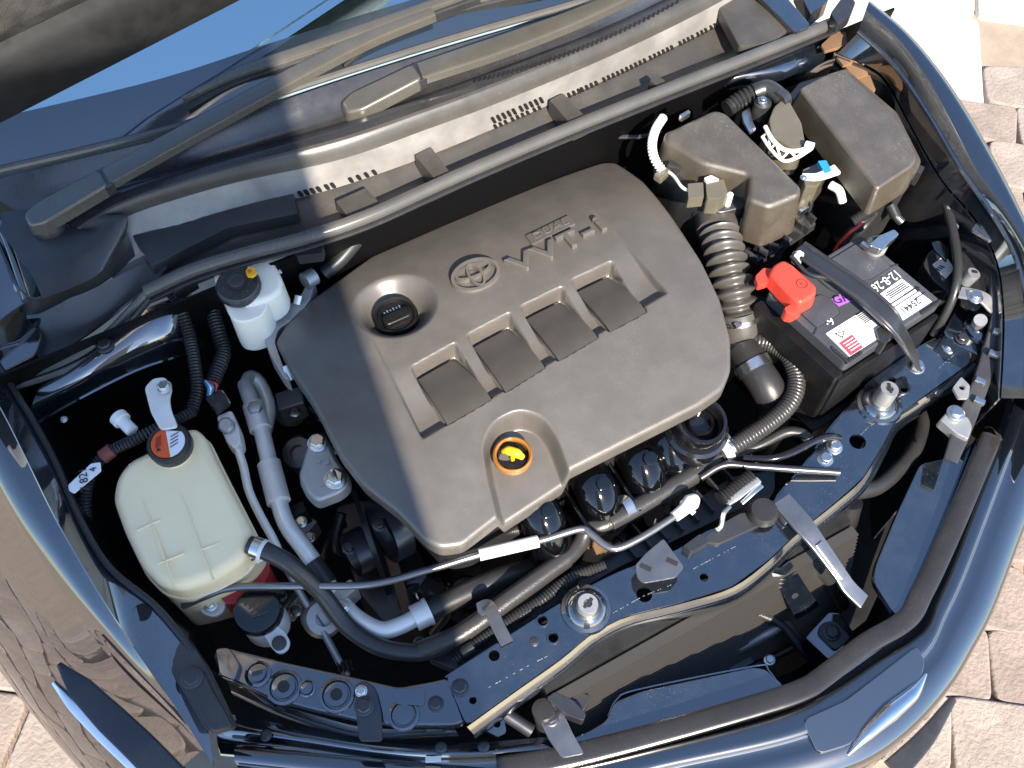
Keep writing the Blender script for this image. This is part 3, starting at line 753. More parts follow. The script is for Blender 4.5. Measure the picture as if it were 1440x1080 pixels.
# intake manifold: four glossy runners below the front edge of the cover, plus round port
im = T('intake_manifold', 'glossy black intake manifold with four curved runners in front of the cover', 'manifold', P(860, 720, .55))
for i, (u, v) in enumerate(((752,730), (828,692), (892,658), (930,630))):
    c0_ = P(u, v-22, .795); f = V(0, -1, 0)
    pts = [c0_+V(0, .05, -.012), c0_+V(0, .0, .0), c0_+f*.030+V(0,0,-.014), c0_+f*.055+V(0,0,-.055), c0_+f*.060+V(0,0,-.12), c0_+f*.02+V(0,0,-.22)]
    ru = part('runner', tube(pts, [.028, .031, .033, .033, .032, .030], 18, 8, world=True), 'runner', im)
    part('boss', lathe([(.010, -.004), (.010, .003), (.006, .004), (0, .002)], c0_+f*.03+V(.004,0,.030), V(0,-.4,1), 16), 'runner', ru)
    if i: part('rib', box(c0_+f*.03+V(-.038,0,-.06), .006, .10, .05, 0, .002), 'runner', im)
part('plenum', tube([P(690, 800, .62), P(850, 730, .60), P(1000, 650, .60)], .055, 18, 6), 'plastic_gloss', im)
rc = P(985, 594, .845)
rp = T('resonator_port', 'round black stepped port beside the front corner of the engine cover', 'port', rc+V(0,0,-.12))
part('outer_ring', lathe([(.048, -.10), (.048, -.022), (.043, -.018), (.039, -.018), (.039, .004), (.0365, .010), (.032, .010), (.0285, .004), (.0275, -.010)], rc, V(.04,-.12,1), 40), 'plastic_gloss', rp)
part('inner_ring', lathe([(.0272, -.012), (.020, -.008), (.0195, .002), (.0175, .005), (.0155, .002), (.015, -.012), (0, -.014)], rc, V(.04,-.12,1), 36), 'plastic_gloss', rp)
bolt(rp, 969, 572, .846, .004, 'zinc', .004)
# ================================================================== air filter box and intake hose
ab = T('air_filter_box', 'brown grey air filter box with stepped lid behind the battery', 'air filter box', P(1040, 250, .80))
lid = rnd(PP([(934,186), (1004,153), (1021,157), (1127,262), (1126,273), (1082,291), (1052,279), (1054,245), (988,229), (938,198)], .955), .009, 4)
lidp = part('lid', prism(BM(), lid, .085, .008, .010, 4), 'box_plastic', ab, 45)
bod = rnd(PP([(930,200), (1004,160), (1026,165), (1133,268), (1135,292), (1090,332), (1045,318), (1050,262), (985,246)], .872), .012, 4)
part('lower_box', prism(BM(), bod, .16, .004, -.01, 2), 'box_plastic', ab)
part('shoulder', slab([(932,206), (986,236), (1050,250), (1050,290), (1010,300), (985,285), (955,262), (928,225)], .905, .09, .012, .008, .005, 3), 'plastic', ab)
for (u, v, z) in ((962,167,.955), (1128,300,.89)):
    part('clip', box(P(u, v, z), .018, .006, .012, R(8), .001), 'zinc', ab)
# air flow sensor
ms = T('air_flow_sensor', 'small brown air flow sensor with plug on top of the intake duct', 'sensor', P(1003, 275, .89))
part('body', slab([(992,255), (1018,251), (1024,272), (1012,280), (994,279)], .935, .035, .004, .003), 'clear_plastic', ms)
part('plug', slab([(967,258), (989,256), (990,277), (968,279)], .932, .022, .002, .002), 'clear_plastic', ms)
part('clip', slab([(990,250), (1000,246), (1012,252), (994,256)], .938, .006, .002, .001), 'white_plastic', ms)
part('screw_boss', lathe([(.005,-.03), (.005,0), (.003,.002), (0,.002)], P(1027, 273, .93), n=12), 'white_plastic', ms)
part('wire', tube([(967,268,.925), (958,262,.925), (948,248,.92), (938,240,.915)], .0025, 8), 'white_plastic', ms)
dt = T('intake_hose', 'ribbed black intake hose curving down beside the engine cover', 'hose', P(1030, 420, .75))
part('throat', tube([(1004,280,.865), (1007,300,.868)], .037, 28), 'plastic', dt)
part('cuff', tube([(1005,292,.868), (1010,325,.868)], .034, 28, 4), 'bellows', dt)
hp0 = cr(PP([(1012,330,.868), (1021,365,.865), (1031,405,.85), (1038,440,.825)]), 10)
L = resample(hp0, 8*10+1)
rr = [.0285+.0050*math.cos(2*math.pi*i/10) for i in range(len(L))]
part('bellows', sweep(BM(), L, rr, 28), 'bellows', dt, 80)
part('outlet', tube([(1037,436,.83), (1040,465,.80), (1030,495,.75), (1005,520,.70)], .030, 24), 'bellows', dt)
def ringclamp(parent, c, ax, r, wd=.008, m='zinc', name='clamp'):
    ax = ax.normalized(); b = lathe([(r, -wd/2), (r+.0015, -wd/2), (r+.0015, wd/2), (r, wd/2)], c, ax, 30)
    box(c+ax.orthogonal().normalized()*r, .012, .008, .008, 0, .001, b); return part(name, b, m, parent)
for (u, v, z, u2, v2, z2, r) in ((1006,301,.868,1010,325,.868,.0365), (1038,447,.818,1040,465,.80,.031)):
    a, b = P(u, v, z), P(u2, v2, z2); ringclamp(dt, a, b-a, r)
part('clamp_screw', slab([(1042,302), (1050,305), (1049,325), (1040,322)], .875, .02, .003), 'white_plastic', dt)
solo('wire_conduit', 'white corrugated wire conduit looping down beside the air filter box', 'conduit', tube([(932,166,.93), (922,182,.935), (917,202,.935), (920,222,.93), (931,240,.92)], .0065, 12, 8, rib=(.005, .0012)), 'white_plastic')
pc = T('plug_cluster', 'small brown wiring plug at the lower end of the white conduit', 'plug', P(932, 246, .90))
part('plug', box(P(930, 250, .905), .026, .016, .014, R(20), .003), 'clear_plastic', pc); part('lever', box(P(946, 243, .905), .022, .012, .020, R(-50), .003), 'plastic', pc)
# rail of clips under the box front
cl = T('harness_rail', 'black toothed wiring rail below the front of the air filter box', 'wiring rail', P(1100, 340, .80))
part('rail', strap([(1052,368,.83), (1095,342,.835), (1135,315,.84)], .03, .02), 'plastic', cl)
tooth = None
for k in range(13):
    t = k/12; u = 1050+88*t; v = 366-50*t+(6 if k % 2 else -3); p = P(u, v, .855)
    if tooth is None: tooth = part('tooth', box(p, .006, .014, .016, R(20), .001), 'plastic', cl, org=p)
    else: copyto(tooth, cl, p, (0, random.uniform(-.2, .2), random.uniform(-.3, .3)))
# ================================================================== fuse box
fb = T('fuse_box', 'long brown grey fuse box with dusty lid beside the far wing', 'fuse box', P(1205, 210, .78))
ft = rnd(PP([(1124,124), (1158,106), (1190,100), (1222,128), (1255,158), (1278,192), (1290,222), (1283,233), (1236,264), (1230,262)], .965), .007, 3)
part('lid', prism(BM(), ft, .052, .006, .009, 4), 'box_plastic', fb, 45)
part('lid_skirt', slab([(1110,133), (1124,116), (1190,96), (1262,158), (1296,226), (1290,240), (1226,280), (1220,276)], .920, .02, .006, .002), 'box_plastic', fb)
part('base', slab([(1112,140), (1190,102), (1258,160), (1292,230), (1284,250), (1226,286)], .90, .14, .01, .003, -.004), 'plastic', fb)
for (u, v, w_) in ((1234,284,.022), (1262,270,.02), (1284,255,.018)):
    part('latch', box(P(u, v, .885), w_, .012, .03, R(28), .002), 'plastic', fb)
for (l) in ([(1222,303,.86), (1205,318,.85), (1185,340,.82), (1178,370,.78)], [(1230,300,.85), (1212,322,.84), (1195,345,.8), (1190,372,.76)]):
    part('cable', tube(l, .007, 10), 'rubber', fb)
part('cable', tube([(1214,312,.86), (1192,330,.845), (1174,352,.81), (1168,385,.77)], .0028, 8), 'red', fb)
part('cable_boot', tube([(1224,296,.868), (1197,313,.858)], [.0095, .0085], 14, rib=(.004, .0008)), 'blue', fb) if False else part('cable_boot', tube([(1224,296,.868), (1197,313,.858)], .0095, 14, rib=(.004, .0008)), 'rubber', fb)
gp = T('ground_plug', 'small round black plug under the front end of the fuse box', 'plug', P(1260, 305, .80))
part('body', tube([(1252,288,.86), (1260,305,.85)], .009, 14), 'rubber', gp); part('lock', tube([(1259,303,.852), (1268,312,.845)], .0065, 12, rib=(.003, .0008)), 'zinc', gp)
# ================================================================== vacuum canister between the boxes
vc = T('vacuum_canister', 'smoky plastic canister with ribbed hose between air box and fuse box', 'canister', P(1105, 185, .82))
part('canister', slab([(1081,168), (1088,150), (1100,138), (1110,140), (1128,172), (1133,200), (1126,208), (1112,206), (1085,190)], .955, .06, .006, .004, .003), 'clear_plastic', vc)
part('collar', tube([(1103,137,.95), (1094,143,.95)], .016, 18), 'plastic', vc)
part('ribbed_hose', tube([(1022,153,.93), (1038,142,.935), (1062,128,.945)], .0125, 16, rib=(.007, .0022)), 'rubber', vc)
part('elbow', tube([(1060,130,.945), (1078,124,.95), (1092,132,.95), (1100,141,.948)], .014, 16), 'plastic', vc)
part('valve', lathe([(.014, -.03), (.014, .0), (.008, .004), (.007, .006), (0, .006)], P(1073, 144, .95), n=20), 'plastic', vc)
bolt(vc, 1072, 143, .957, .0055)
part('steel_tab', slab([(1043,158), (1055,150), (1059,172), (1064,182), (1055,188), (1046,172)], .93, .004, .003, .001), 'zinc', vc)
# white lattice bracket
lb = T('lattice_bracket', 'white lattice bracket curving under the smoky canister', 'bracket', P(1105, 220, .88))
o1 = [(1076,178,.955), (1086,196,.955), (1102,210,.953), (1122,212,.953), (1142,205,.955)]
o2 = [(1072,192,.945), (1084,210,.943), (1102,226,.942), (1122,221,.944), (1140,210,.95)]
part('rail', tube(o1, .0035, 8), 'white_plastic', lb); part('rail', tube(o2, .0028, 8), 'white_plastic', lb)
A_, B_ = resample(cr(PP(o1), 8), 9), resample(cr(PP(o2), 8), 9)
for i in range(8):
    part('strut', tube([A_[i], B_[i+1]] if i % 2 else [B_[i], A_[i+1]], .0018, 6, world=True), 'white_plastic', lb)
part('post', tube([(1133,203,.96), (1144,206,.962)], .006, 10), 'white_plastic', lb)
lk = T('valve_unit', 'small vacuum valve with white arm in front of the lattice bracket', 'valve', P(1150, 250, .86))
part('body', slab([(1128,238), (1155,226), (1168,238), (1150,262), (1132,262)], .92, .05, .004, .003), 'clear_plastic', lk)
part('arm', strap([(1128,250,.935), (1150,250,.938), (1176,240,.938)], [.010, .012, .018], .006), 'white_plastic', lk)
bolt(lk, 1130, 250, .942, .004, 'zinc', .003)
part('pad', slab([(1150,226), (1162,225), (1170,240), (1160,244)], .945, .01, .002, .001), 'blue', lk)
part('spout', tube([(1168,260,.905), (1180,268,.905), (1185,284,.89)], .007, 12), 'white_plastic', lk)
part('tail', tube([(1130,264,.90), (1140,285,.88), (1132,305,.85)], .004, 8), 'plastic', lk)

# castings, brackets and lines seen dimly in the gaps round the block
random.seed(21)
for k in range(42):
    zone = random.choice(((405,700,520,870), (405,520,470,640), (470,300,760,330), (900,560,1080,700), (560,800,720,860)))
    u, v = random.uniform(zone[0], zone[2]), random.uniform(zone[1], zone[3]); z = random.uniform(.58, .76)
    m_ = random.choice(('steel_dark', 'black_case', 'rubber', 'alu_cast'))
    if k % 3 == 0: part('line', tube([(u, v, z), (u+random.uniform(-40,40), v+random.uniform(20,50), z-.03), (u+random.uniform(-60,60), v+random.uniform(50,90), z-.10)], random.uniform(.004, .009), 10), 'rubber', eng)
    elif k % 3 == 1: part('bracket', box(P(u, v, z-.05), random.uniform(.03, .06), random.uniform(.015, .04), .05, random.uniform(-.5, .5), .004), m_, eng); bolt(eng, u, v, z, .007, 'zinc', .007)
    else: part('casting', lathe([(.03, -.06), (.03, -.01), (.024, 0), (.012, .001), (.012, -.006), (0, -.006)], P(u, v, z), V(random.uniform(-.3,.3), random.uniform(-.5,.2), 1), 22), m_, eng)
# ================================================================== battery
bt = T('battery', 'grey car battery with white labels under a diagonal clamp bar', 'battery', P(1195, 440, .70))
b4 = PP([(1078,411), (1191,512), (1324,416), (1211,330)], .885)
bx_ = (b4[1]-b4[0]); by_ = (b4[3]-b4[0])
def B(s, t, dz=0.): return b4[0]+bx_*s+by_*t+V(0, 0, dz)     # s: towards the front, t: along the long side
part('lid', prism(BM(), rnd([B(0,0), B(1,0), B(1,1), B(0,1)], .008), .022, .004, 0, 3), 'battery', bt)
part('case', prism(BM(), rnd([B(.01,.01,-.022), B(.99,.01,-.022), B(.99,.99,-.022), B(.01,.99,-.022)], .008), .165, 0, -.004), 'black_case', bt)
part('side_step', prism(BM(), rnd([B(-.02,-.09,-.022), B(1.02,-.09,-.022), B(1.02,0,-.022), B(-.02,0,-.022)], .005), .165, .004), 'black_case', bt)
part('front_step', prism(BM(), rnd([B(1,-.05,-.03), B(1.05,-.05,-.03), B(1.05,1,-.03), B(1,1,-.03)], .004), .16, .003), 'black_case', bt)
def groove(l, nm='groove', wd=.0022):
    part(nm, strap([B(s, t, .0004) for s, t in l], wd, .0009, n=1, world=True), 'ink', bt)
groove([(.66,.0), (.62,.02), (.40,.38), (.36,.40)]) if False else None
def sheet(poly, m, nm, dz=.0012, h=.0012):
    return part(nm, prism(BM(), [B(s, t, dz) for s, t in poly], h, 0), m, bt)
sheet([(.655,.075), (.66,.455), (.96,.435), (.955,.06)], 'label', 'label')
sheet([(.62,.545), (.60,.915), (.945,.93), (.945,.56)], 'label', 'label')
sheet([(.80,.085), (.80,.22), (.955,.20), (.955,.07)], 'pink', 'label_panel', .002, .001)
sheet([(.40,.335), (.405,.455), (.52,.455), (.50,.335)], 'purple', 'sticker', .0016)
# printed marks
RB_ = math.atan2(by_.y, by_.x)
def blab(s, st, size, p, rz, m='ink', sx=1., nm='print', dz=.0022): part(nm, text_bm(st, size, .0004, B(p[0], p[1], dz), rz, 0, sx), m, bt)
blab(0, 'GK', .020, (.455,.40), RB_-R(18), nm='sticker_print')
blab(0, '25441', .015, (.87,.765), RB_+math.pi, nm='label_print')
blab(0, '12-8-26', .022, (.535,.80), RB_+math.pi, 'label', .8, 'handwriting')
blab(0, '6:', .020, (.575,.17), RB_+math.pi, 'label', 1., 'handwriting')
for k, (s, t, ln) in enumerate(((.645,.80,.035), (.665,.79,.04), (.685,.80,.036), (.705,.80,.04), (.75,.88,.03), (.77,.88,.03), (.79,.88,.026), (.84,.90,.022))):
    c = B(s, t, .0016); d = by_.normalized()
    part('print_line', strap([c-d*ln/2, c+d*ln/2], .0014, .0005, world=True), 'ink', bt)
c = B(.775, .745, .0016); d = by_.normalized()
part('print_bar', strap([c-d*.035, c+d*.035], .008, .0006, world=True), 'ink', bt); part('print_bar', strap([c-d*.032+V(0,0,.0006), c+d*.032+V(0,0,.0006)], .0045, .0006, world=True), 'label', bt)
for k in range(7):
    c = B(.665+.03*k*.6, .415, .0016); part('print_line', strap([c-d*.008, c+d*.008], .0012, .0005, world=True), 'ink', bt)
tri = [B(.70,.12,.0022), B(.78,.14,.0022), B(.735,.20,.0022)]
part('warning_triangle', prism(BM(), tri, .0008, 0), 'ink', bt); cc_ = sum(tri, Vector())/3
part('warning_triangle', prism(BM(), [cc_+(p-cc_)*.62+V(0,0,.0005) for p in tri], .0008, 0), 'label', bt)
for k in range(4): part('print_line', strap([B(.83+.03*k, .10, .0026), B(.83+.03*k, .20, .0026)], .0014, .0005, world=True), 'label', bt)
# lid relief: panels with dark joints
for poly in ([(.30,.06), (.30,.30), (.40,.34), (.56,.30), (.56,.06)], [(.06,.60), (.06,.94), (.44,.94), (.44,.72), (.36,.60)], [(.12,.40), (.14,.50), (.30,.56), (.48,.55), (.52,.47), (.30,.40)]):
    ps = rnd([B(s, t, .0028) for s, t in poly], .006); part('lid_panel', prism(BM(), ps, .003, .001), 'battery', bt)
    part('lid_joint', tube([p+V(0,0,-.0022) for p in ps+ps[:1]], .0014, 6, 1, world=True), 'ink', bt)
for (l) in ([(.56,.06), (.60,.0)], [(.36,.60), (.55,.52), (.60,.60)], [(.44,.94), (.46,1.0)]):
    part('lid_joint', strap([B(s, t, .0006) for s, t in l], .0022, .0008, n=1, world=True), 'ink', bt)
# vent slits along the rims
for (s0, t0, s1, t1, n) in ((.10,.015,.24,.015,4), (.82,.015,.97,.015,5), (.985,.05,.985,.14,4), (.985,.80,.985,.97,6)):
    for k in range(n):
        f = k/(n-1); p = B(s0+(s1-s0)*f, t0+(t1-t0)*f, .0005); part('vent_slit', box(p-V(0,0,.004), .009 if s0 == s1 else .0045, .0045 if s0 == s1 else .009, .006, RB_, .001), 'ink', bt)
# terminals
rt = T('terminal_cover', 'red plastic terminal cover on the battery', 'terminal cover', P(1110, 410, .87))
body = rnd(PP([(1088,372), (1102,364), (1116,372), (1149,402), (1147,414), (1126,426), (1116,420), (1082,384)], .918), .006, 3)
part('cap', prism(BM(), body, .028, .006, .003, 4), 'red', rt, 45)
part('skirt', slab([(1102,432), (1116,424), (1128,424), (1130,434), (1116,442), (1106,440)], .905, .022, .004, .004), 'red', rt)
part('flap', slab([(1062,388), (1074,376), (1088,378), (1080,398), (1066,402)], .905, .012, .004, .003), 'red', rt)
part('mark', lathe([(.0085, 0), (.0085, .0008), (.0072, .0008), (.0072, 0)], P(1128, 399, .9182), n=24), 'brown_tape', rt)
part('mark', text_bm('+', .012, .0006, P(1128, 399, .9186), .4), 'brown_tape', rt)
ng = T('battery_clamp', 'bare metal clamp with foil wrap on the far battery terminal', 'clamp', P(1232, 348, .885))
part('ring', lathe([(.017, 0), (.017, .010), (.013, .016), (.009, .018), (.009, .012), (0, .012)], P(1230, 349, .888), n=22), 'alu_cast', ng)
part('bolt', tube([(1212,342,.898), (1222,350,.898)], .005, 8), 'zinc', ng)
bm_ = slab([(1222,345), (1238,330), (1258,321), (1265,329), (1248,342), (1240,352)], .912, .016, .004, .004)
for v in bm_.verts: v.co += Vector((pnoise(v.co*90), pnoise(v.co*90+V(5,0,0)), pnoise(v.co*90+V(0,5,0))))*.004
part('lug', bm_, 'zinc', ng, 20)
# clamp bar across the battery: a pressed channel, bent down to the support beam
hb = T('hold_down_bar', 'dark steel clamp bar lying diagonally across the battery', 'clamp bar', P(1290, 515, .79))
ax = [(1122,352,.905), (1160,378,.908), (1198,404,.908), (1225,425,.905), (1255,455,.895), (1275,488,.850), (1290,514,.802)]
part('channel', strap(ax, [.022, .024, .030, .034, .034, .030, .026], .006), 'steel_dark', hb)
axl, axr = [], []
pa = cr(PP(ax), 4)
for i, p in enumerate(pa):
    d_ = (pa[min(len(pa)-1, i+1)]-pa[max(0, i-1)]).normalized(); s_ = d_.cross(V(0,0,1)).normalized(); axl.append(p+s_*.013+V(0,0,.006)); axr.append(p-s_*.013+V(0,0,.006))
part('flange', tube(axl, .0035, 8, 1, world=True), 'steel_dark', hb); part('flange', tube(axr, .0035, 8, 1, world=True), 'steel_dark', hb)
bolt(hb, 1288, 516, .806, .010, 'zinc', .010); 
part('nut', lathe([(.008, -.01), (.008, .008), (.004, .012), (0, .012)], P(1122, 362, .905), n=6), 'white_plastic', hb)
part('side_loop', strap([(1112,362,.905), (1135,386,.906), (1160,392,.907), (1190,400,.908)], .006, .006), 'steel_dark', hb)
part('foot_tab', slab([(1232,463), (1244,455), (1254,472), (1246,484), (1236,478)], .892, .03, .003), 'steel_dark', hb)
# battery tray
tr = T('battery_tray', 'black battery tray under the battery', 'tray', P(1195, 440, .62))
part('tray', prism(BM(), rnd([B(-.08,-.16,-.15), B(1.12,-.16,-.15), B(1.12,1.06,-.15), B(-.08,1.06,-.15)], .01), .06, .004), 'black_case', tr)
# ================================================================== brake fluid reservoir
br = T('brake_reservoir', 'white brake fluid reservoir with black cap under the bonnet seal', 'reservoir', P(345, 410, .80))
part('upper_tank', slab([(298,386), (318,366), (376,354), (388,374), (397,392), (395,408), (380,420), (345,428), (312,416)], .925, .055, .008, .008, .002, 4), 'tank_white', br, 50)
part('lower_tank', slab([(313,408), (376,412), (377,430), (368,445), (345,453), (328,451), (320,438)], .916, .075, .010, .008, .002, 4), 'tank_white', br, 50)
kc = P(334, 399, .936)
cap = part('cap', lathe([(.030, -.018), (.031, -.016), (.031, -.001), (.029, .001), (.012, .001), (.012, .009), (.010, .010), (.0, .010)], kc, V(0,-.05,1), 40), 'plastic', br)
part('cap_knurl', lathe([(.0312, -.015), (.0325, -.013), (.0325, -.004), (.0312, -.002)], kc, V(0,-.05,1), 24), 'rubber', cap, 10)
for k in range(34):
    a_ = random.uniform(0, 6.28); r_ = random.choice((.0165, .0205, .0245)); part('cap_print', box(kc+V(r_*math.cos(a_), r_*math.sin(a_), .0006+(-r_*math.sin(a_))*-.05), .0024, .0008, .0006, a_+1.57, 0), 'steel', cap)
yt = part('tag', slab([(345,380), (350,374), (358,376), (361,384), (355,389), (347,388)], .952, .004, .003, .001), 'yellow', br)
part('tag_eye', lathe([(.003, 0), (.003, .002), (0, .002)], P(351, 382, .9525), n=14), 'orange', yt)
part('spout', tube([(388,376,.90), (396,380,.90)], .006, 12), 'alu', br); part('spout', tube([(380,360,.90), (392,357,.90)], .006, 12), 'alu', br)
mc = T('master_cylinder', 'dark master cylinder casting below the brake reservoir', 'cylinder', P(350, 440, .72))
part('barrel', tube([(340,385,.83), (355,460,.80)], .022, 18), 'steel_dark', mc); part('flange', slab([(430,470), (445,468), (446,482), (432,484)], .84, .02, .003), 'steel_dark', mc)
# ================================================================== coolant tank
ct = T('coolant_tank', 'cream plastic coolant tank with black cap beside the near wing', 'tank', P(260, 730, .62))
tp = rnd(PP([(156,700,.858), (162,668,.862), (180,645,.865), (212,630,.868), (245,606,.870), (272,598,.871), (285,608,.87), (302,645,.868), (330,700,.862), (352,742,.858), (356,762,.855), (338,790,.850), (300,812,.846), (255,828,.842), (222,822,.842), (196,795,.845), (172,745,.852)]), .012, 4)
tk = part('tank', prism(BM(), tp, .10, .020, .002, 5), 'tank', ct, 60)
tcn = sum(tp, Vector())/len(tp)
part('seam', tube([p+(p-tcn).normalized()*.0015+V(0,0,-.040) for p in tp+tp[:1]], .0022, 6, 1, world=True), 'tank', tk)
def ontank(l): return [P(u, v, .8635-.00008*(v-640))+V(0,0,.0005) for u, v in l]
for l in ([(182,652), (200,700), (222,760), (245,825)], [(233,652), (262,712), (282,772), (300,815)], [(176,700), (200,690)], [(192,745), (225,730)], [(222,792), (258,778)], [(268,712), (316,703)], [(283,772), (328,755)]):
    p_ = [p+V(0,0,-.0043) for p in ontank(l)]; part('rib', tube([p+V(0,0,.0020) for p in p_], .0016, 8, 4, world=True), 'tank', tk)
part('lower_tank', slab([(225,815), (300,800), (350,770), (362,785), (368,800), (330,830), (280,845), (245,852)], .755, .10, .012, .006), 'tank', ct)
part('coolant', slab([(302,835), (345,800), (372,786), (380,796), (376,815), (356,834), (325,852)], .772, .11, .008, .006), 'red_fluid', ct, label='red coolant showing in the foot of the tank')
nk = P(236, 622, .893)
part('neck', lathe([(.026, -.04), (.026, -.008)], nk, n=28), 'tank', ct)
kp = part('cap', lathe([(.030, -.018), (.0305, -.004), (.028, .0), (.0245, .0005), (.024, -.0015), (0, -.0015)], nk, V(-.04,-.06,1), 40), 'rubber', ct)
half = lambda a0, a1, r, n=16: [nk+V(r*math.cos(a), r*math.sin(a), -.0002)+V(-.0,-.0,0) for a in np.linspace(a0, a1, n)]
part('cap_label', prism(BM(), half(R(108-28), R(288-28), .0232), .001, 0), 'orange', kp); part('cap_label', prism(BM(), half(R(288-28), R(468-28), .0232), .001, 0), 'label', kp)
for k, (dx, dy) in enumerate(((.006,-.004), (.008,.001), (.010,.006), (.004,-.009))):
    c = nk+V(dx+.002, dy, .0004); part('cap_print', strap([c-V(.006,.0,0), c+V(.006,.002,0)], .0012, .0004, world=True), 'ink', kp)
part('cap_print', prism(BM(), [nk+V(-.0185,-.006,.0006), nk+V(-.0115,-.0075,.0006), nk+V(-.0145,-.001,.0006)], .0005, 0), 'ink', kp)
for k in range(5):
    c = nk+V(-.0135+.0012*k, .0005+.0032*k, .0006); part('cap_print', strap([c-V(.0045,.001,0), c+V(.0045,.001,0)], .0010, .0004, world=True), 'ink', kp)
fl = part('foot', slab([(275,845), (318,838), (316,858), (302,868), (285,864)], .75, .006, .006, .001), 'alu', ct); bolt(ct, 296, 850, .757, .008)
# steel bracket that carries the tank
sb = T('tank_bracket', 'pale galvanised bracket bolted to the strut tower above the coolant tank', 'bracket', P(225, 560, .86))
part('plate', slab([(203,545), (215,532), (232,530), (242,545), (238,560), (240,575), (250,600), (225,604), (212,580)], .90, .004, .006, .001), 'alu', sb)
bolt(sb, 231, 545, .904, .008)
wc = T('washer_filler', 'white washer filler neck with black flip cap below the coolant tank', 'washer filler', P(365, 880, .66))
wcc = P(362, 858, .775)
part('cap', lathe([(.034, -.012), (.035, -.004), (.033, .0), (.031, .004), (.028, .005), (0, .006)], wcc, V(-.05,-.05,1), 40), 'plastic_gloss', wc)
part('cap_tab', prism(BM(), rnd([wcc+V(x, y, .001) for x, y in ((.028,-.006), (.043,-.002), (.044,.010), (.028,.016))], .005), .006, .001), 'plastic_gloss', wc)
part('neck', lathe([(.032, -.07), (.031, -.012)], wcc, n=28), 'white_plastic', wc)
part('lug', slab([(363,886), (385,876), (400,888), (408,902), (404,914), (392,920), (382,912), (376,900)], .755, .006, .006, .001), 'white_plastic', wc)
part('lug_plug', lathe([(.010, 0), (.010, .004), (.006, .005), (0, .004)], P(393, 905, .756), n=20), 'plastic', wc)
for l in ([(352,862), (372,848)], [(356,868), (378,860)], [(350,856), (362,842)], [(360,856), (366,866)]):
    part('cap_mark', strap([P(u, v, .7812) for u, v in l], .0016, .0007, world=True), 'steel_dark', wc)
# ================================================================== radiator support beam
ZB = .775
rs = T('radiator_support', 'black painted radiator support beam running across the front of the bay', 'support beam', P(960, 810, .70))
FRONT = [(1372,504), (1300,556), (1262,585), (1243,622), (1215,670), (1175,706), (1120,750), (1080,788), (1030,824), (960,846), (880,866), (832,890), (788,926), (720,974), (656,1020)]
REAR = [(627,952), (700,905), (795,845), (870,805), (950,775), (1000,745), (1050,728), (1085,712), (1100,690), (1135,650), (1170,600), (1205,560), (1228,533), (1262,508), (1285,492), (1322,471)]
bp = PP(FRONT+REAR, ZB)
HOLES = [(906,836,.011), (763,873,.0065), (778,897,.0065), (695,922,.0075), (1206,621,.0125), (1254,535,.0055), (1271,548,.0055), (990,812,.006), (665,985,.005)]
part('top_plate', holed(rnd(bp, .008, 2), [(P(u, v, ZB), r) for u, v, r in HOLES], .006, .002), 'paint', rs)
for u, v, r in HOLES[1:3]+HOLES[5:7]: part('hole_rim', lathe([(r*1.02, 0), (r*1.1, .0016), (r*1.35, .0016), (r*1.5, -.0005)], P(u, v, ZB), n=24), 'paint', rs)
part('under_plate', prism(BM(), [sum(bp, Vector())/len(bp)*.04+p*.96+V(0,0,-.030) for p in bp], .004, 0), 'dark', rs)
fe = [p+V(0,-.001,-.006) for p in PP(FRONT, ZB)]
part('front_flange', loft([fe, [p+V(.004,-.010,-.014) for p in fe], [p+V(.004,-.012,-.034) for p in fe]], 60, 3, .002), 'paint', rs, 60)
rl = [p+V(0,.001,-.008) for p in PP(REAR, ZB)]
part('rear_flange', loft([rl, [p+V(0,.002,-.045) for p in rl]], 60, 1, .002), 'paint', rs)
bolt(rs, 751, 902, ZB, .005, 'steel_dark', .002, 'rivet')
bolt(rs, 647, 967, ZB, .009, 'steel_dark', .008); bolt(rs, 1335, 488, ZB, .009, 'zinc', .008)
bolt(rs, 1173, 629, ZB, .009, 'zinc', .010); bolt(rs, 1160, 646, ZB, .009, 'zinc', .010)
for l in ([(652,986), (745,935), (775,920)], [(862,862), (905,838), (945,822)], [(975,800), (1035,768)], [(1210,612), (1222,600), (1238,590)], [(1318,520), (1348,493)]):
    q_ = resample(PP(l, ZB+.0003), 26)
    for i in range(0, 25, 1):
        if random.random() < .62: part('scratch_dash', strap([q_[i], q_[i].lerp(q_[i+1], random.uniform(.4, 1.)) ], random.uniform(.0005, .0011), .0004, world=True), 'scratch', rs)
def bush(u, v, h, rz, lean):
    p = P(u, v, ZB); ax = V(*lean)
    part('bush_dome', lathe([(.036, -.001), (.034, .004), (.029, .006), (.026, .012), (.020, .015), (.016, .013), (0, .013)], p, V(0,0,1), 40), 'paint', rs)
    b = part('bush_pin', lathe([(.0145, .010), (.0145, .010+h*.8), (.0135, .010+h), (.006, .010+h), (.006, .006+h), (0, .006+h)], p, ax, 28), 'alu_cast', rs)
    q = p+ax.normalized()*(.0104+h)
    part('pin_slot', box(q-V(0,0,.0015), .018, .005, .002, rz, .0008), 'ink', b)
bush(824, 857, .016, R(20), (.05,.0,1)); bush(1236, 569, .034, R(60), (.10,.04,1))
# bracket plate at the rear edge of the beam
pb = T('latch_plate', 'dark slotted steel plate standing over the rear edge of the support beam', 'plate', P(928, 790, .78))
part('plate', slab([(893,795), (908,778), (933,757), (962,797), (950,812), (905,820), (896,812)], .805, .004, .004, .001), 'steel', pb)
for (u, v) in ((908,798), (945,790)): part('slot', box(P(u, v, .8052), .016, .007, .0008, R(-55), .0003), 'ink', pb)
part('leg', slab([(905,785), (930,764), (936,772), (912,792)], .80, .05, 0, .001), 'steel_dark', pb)
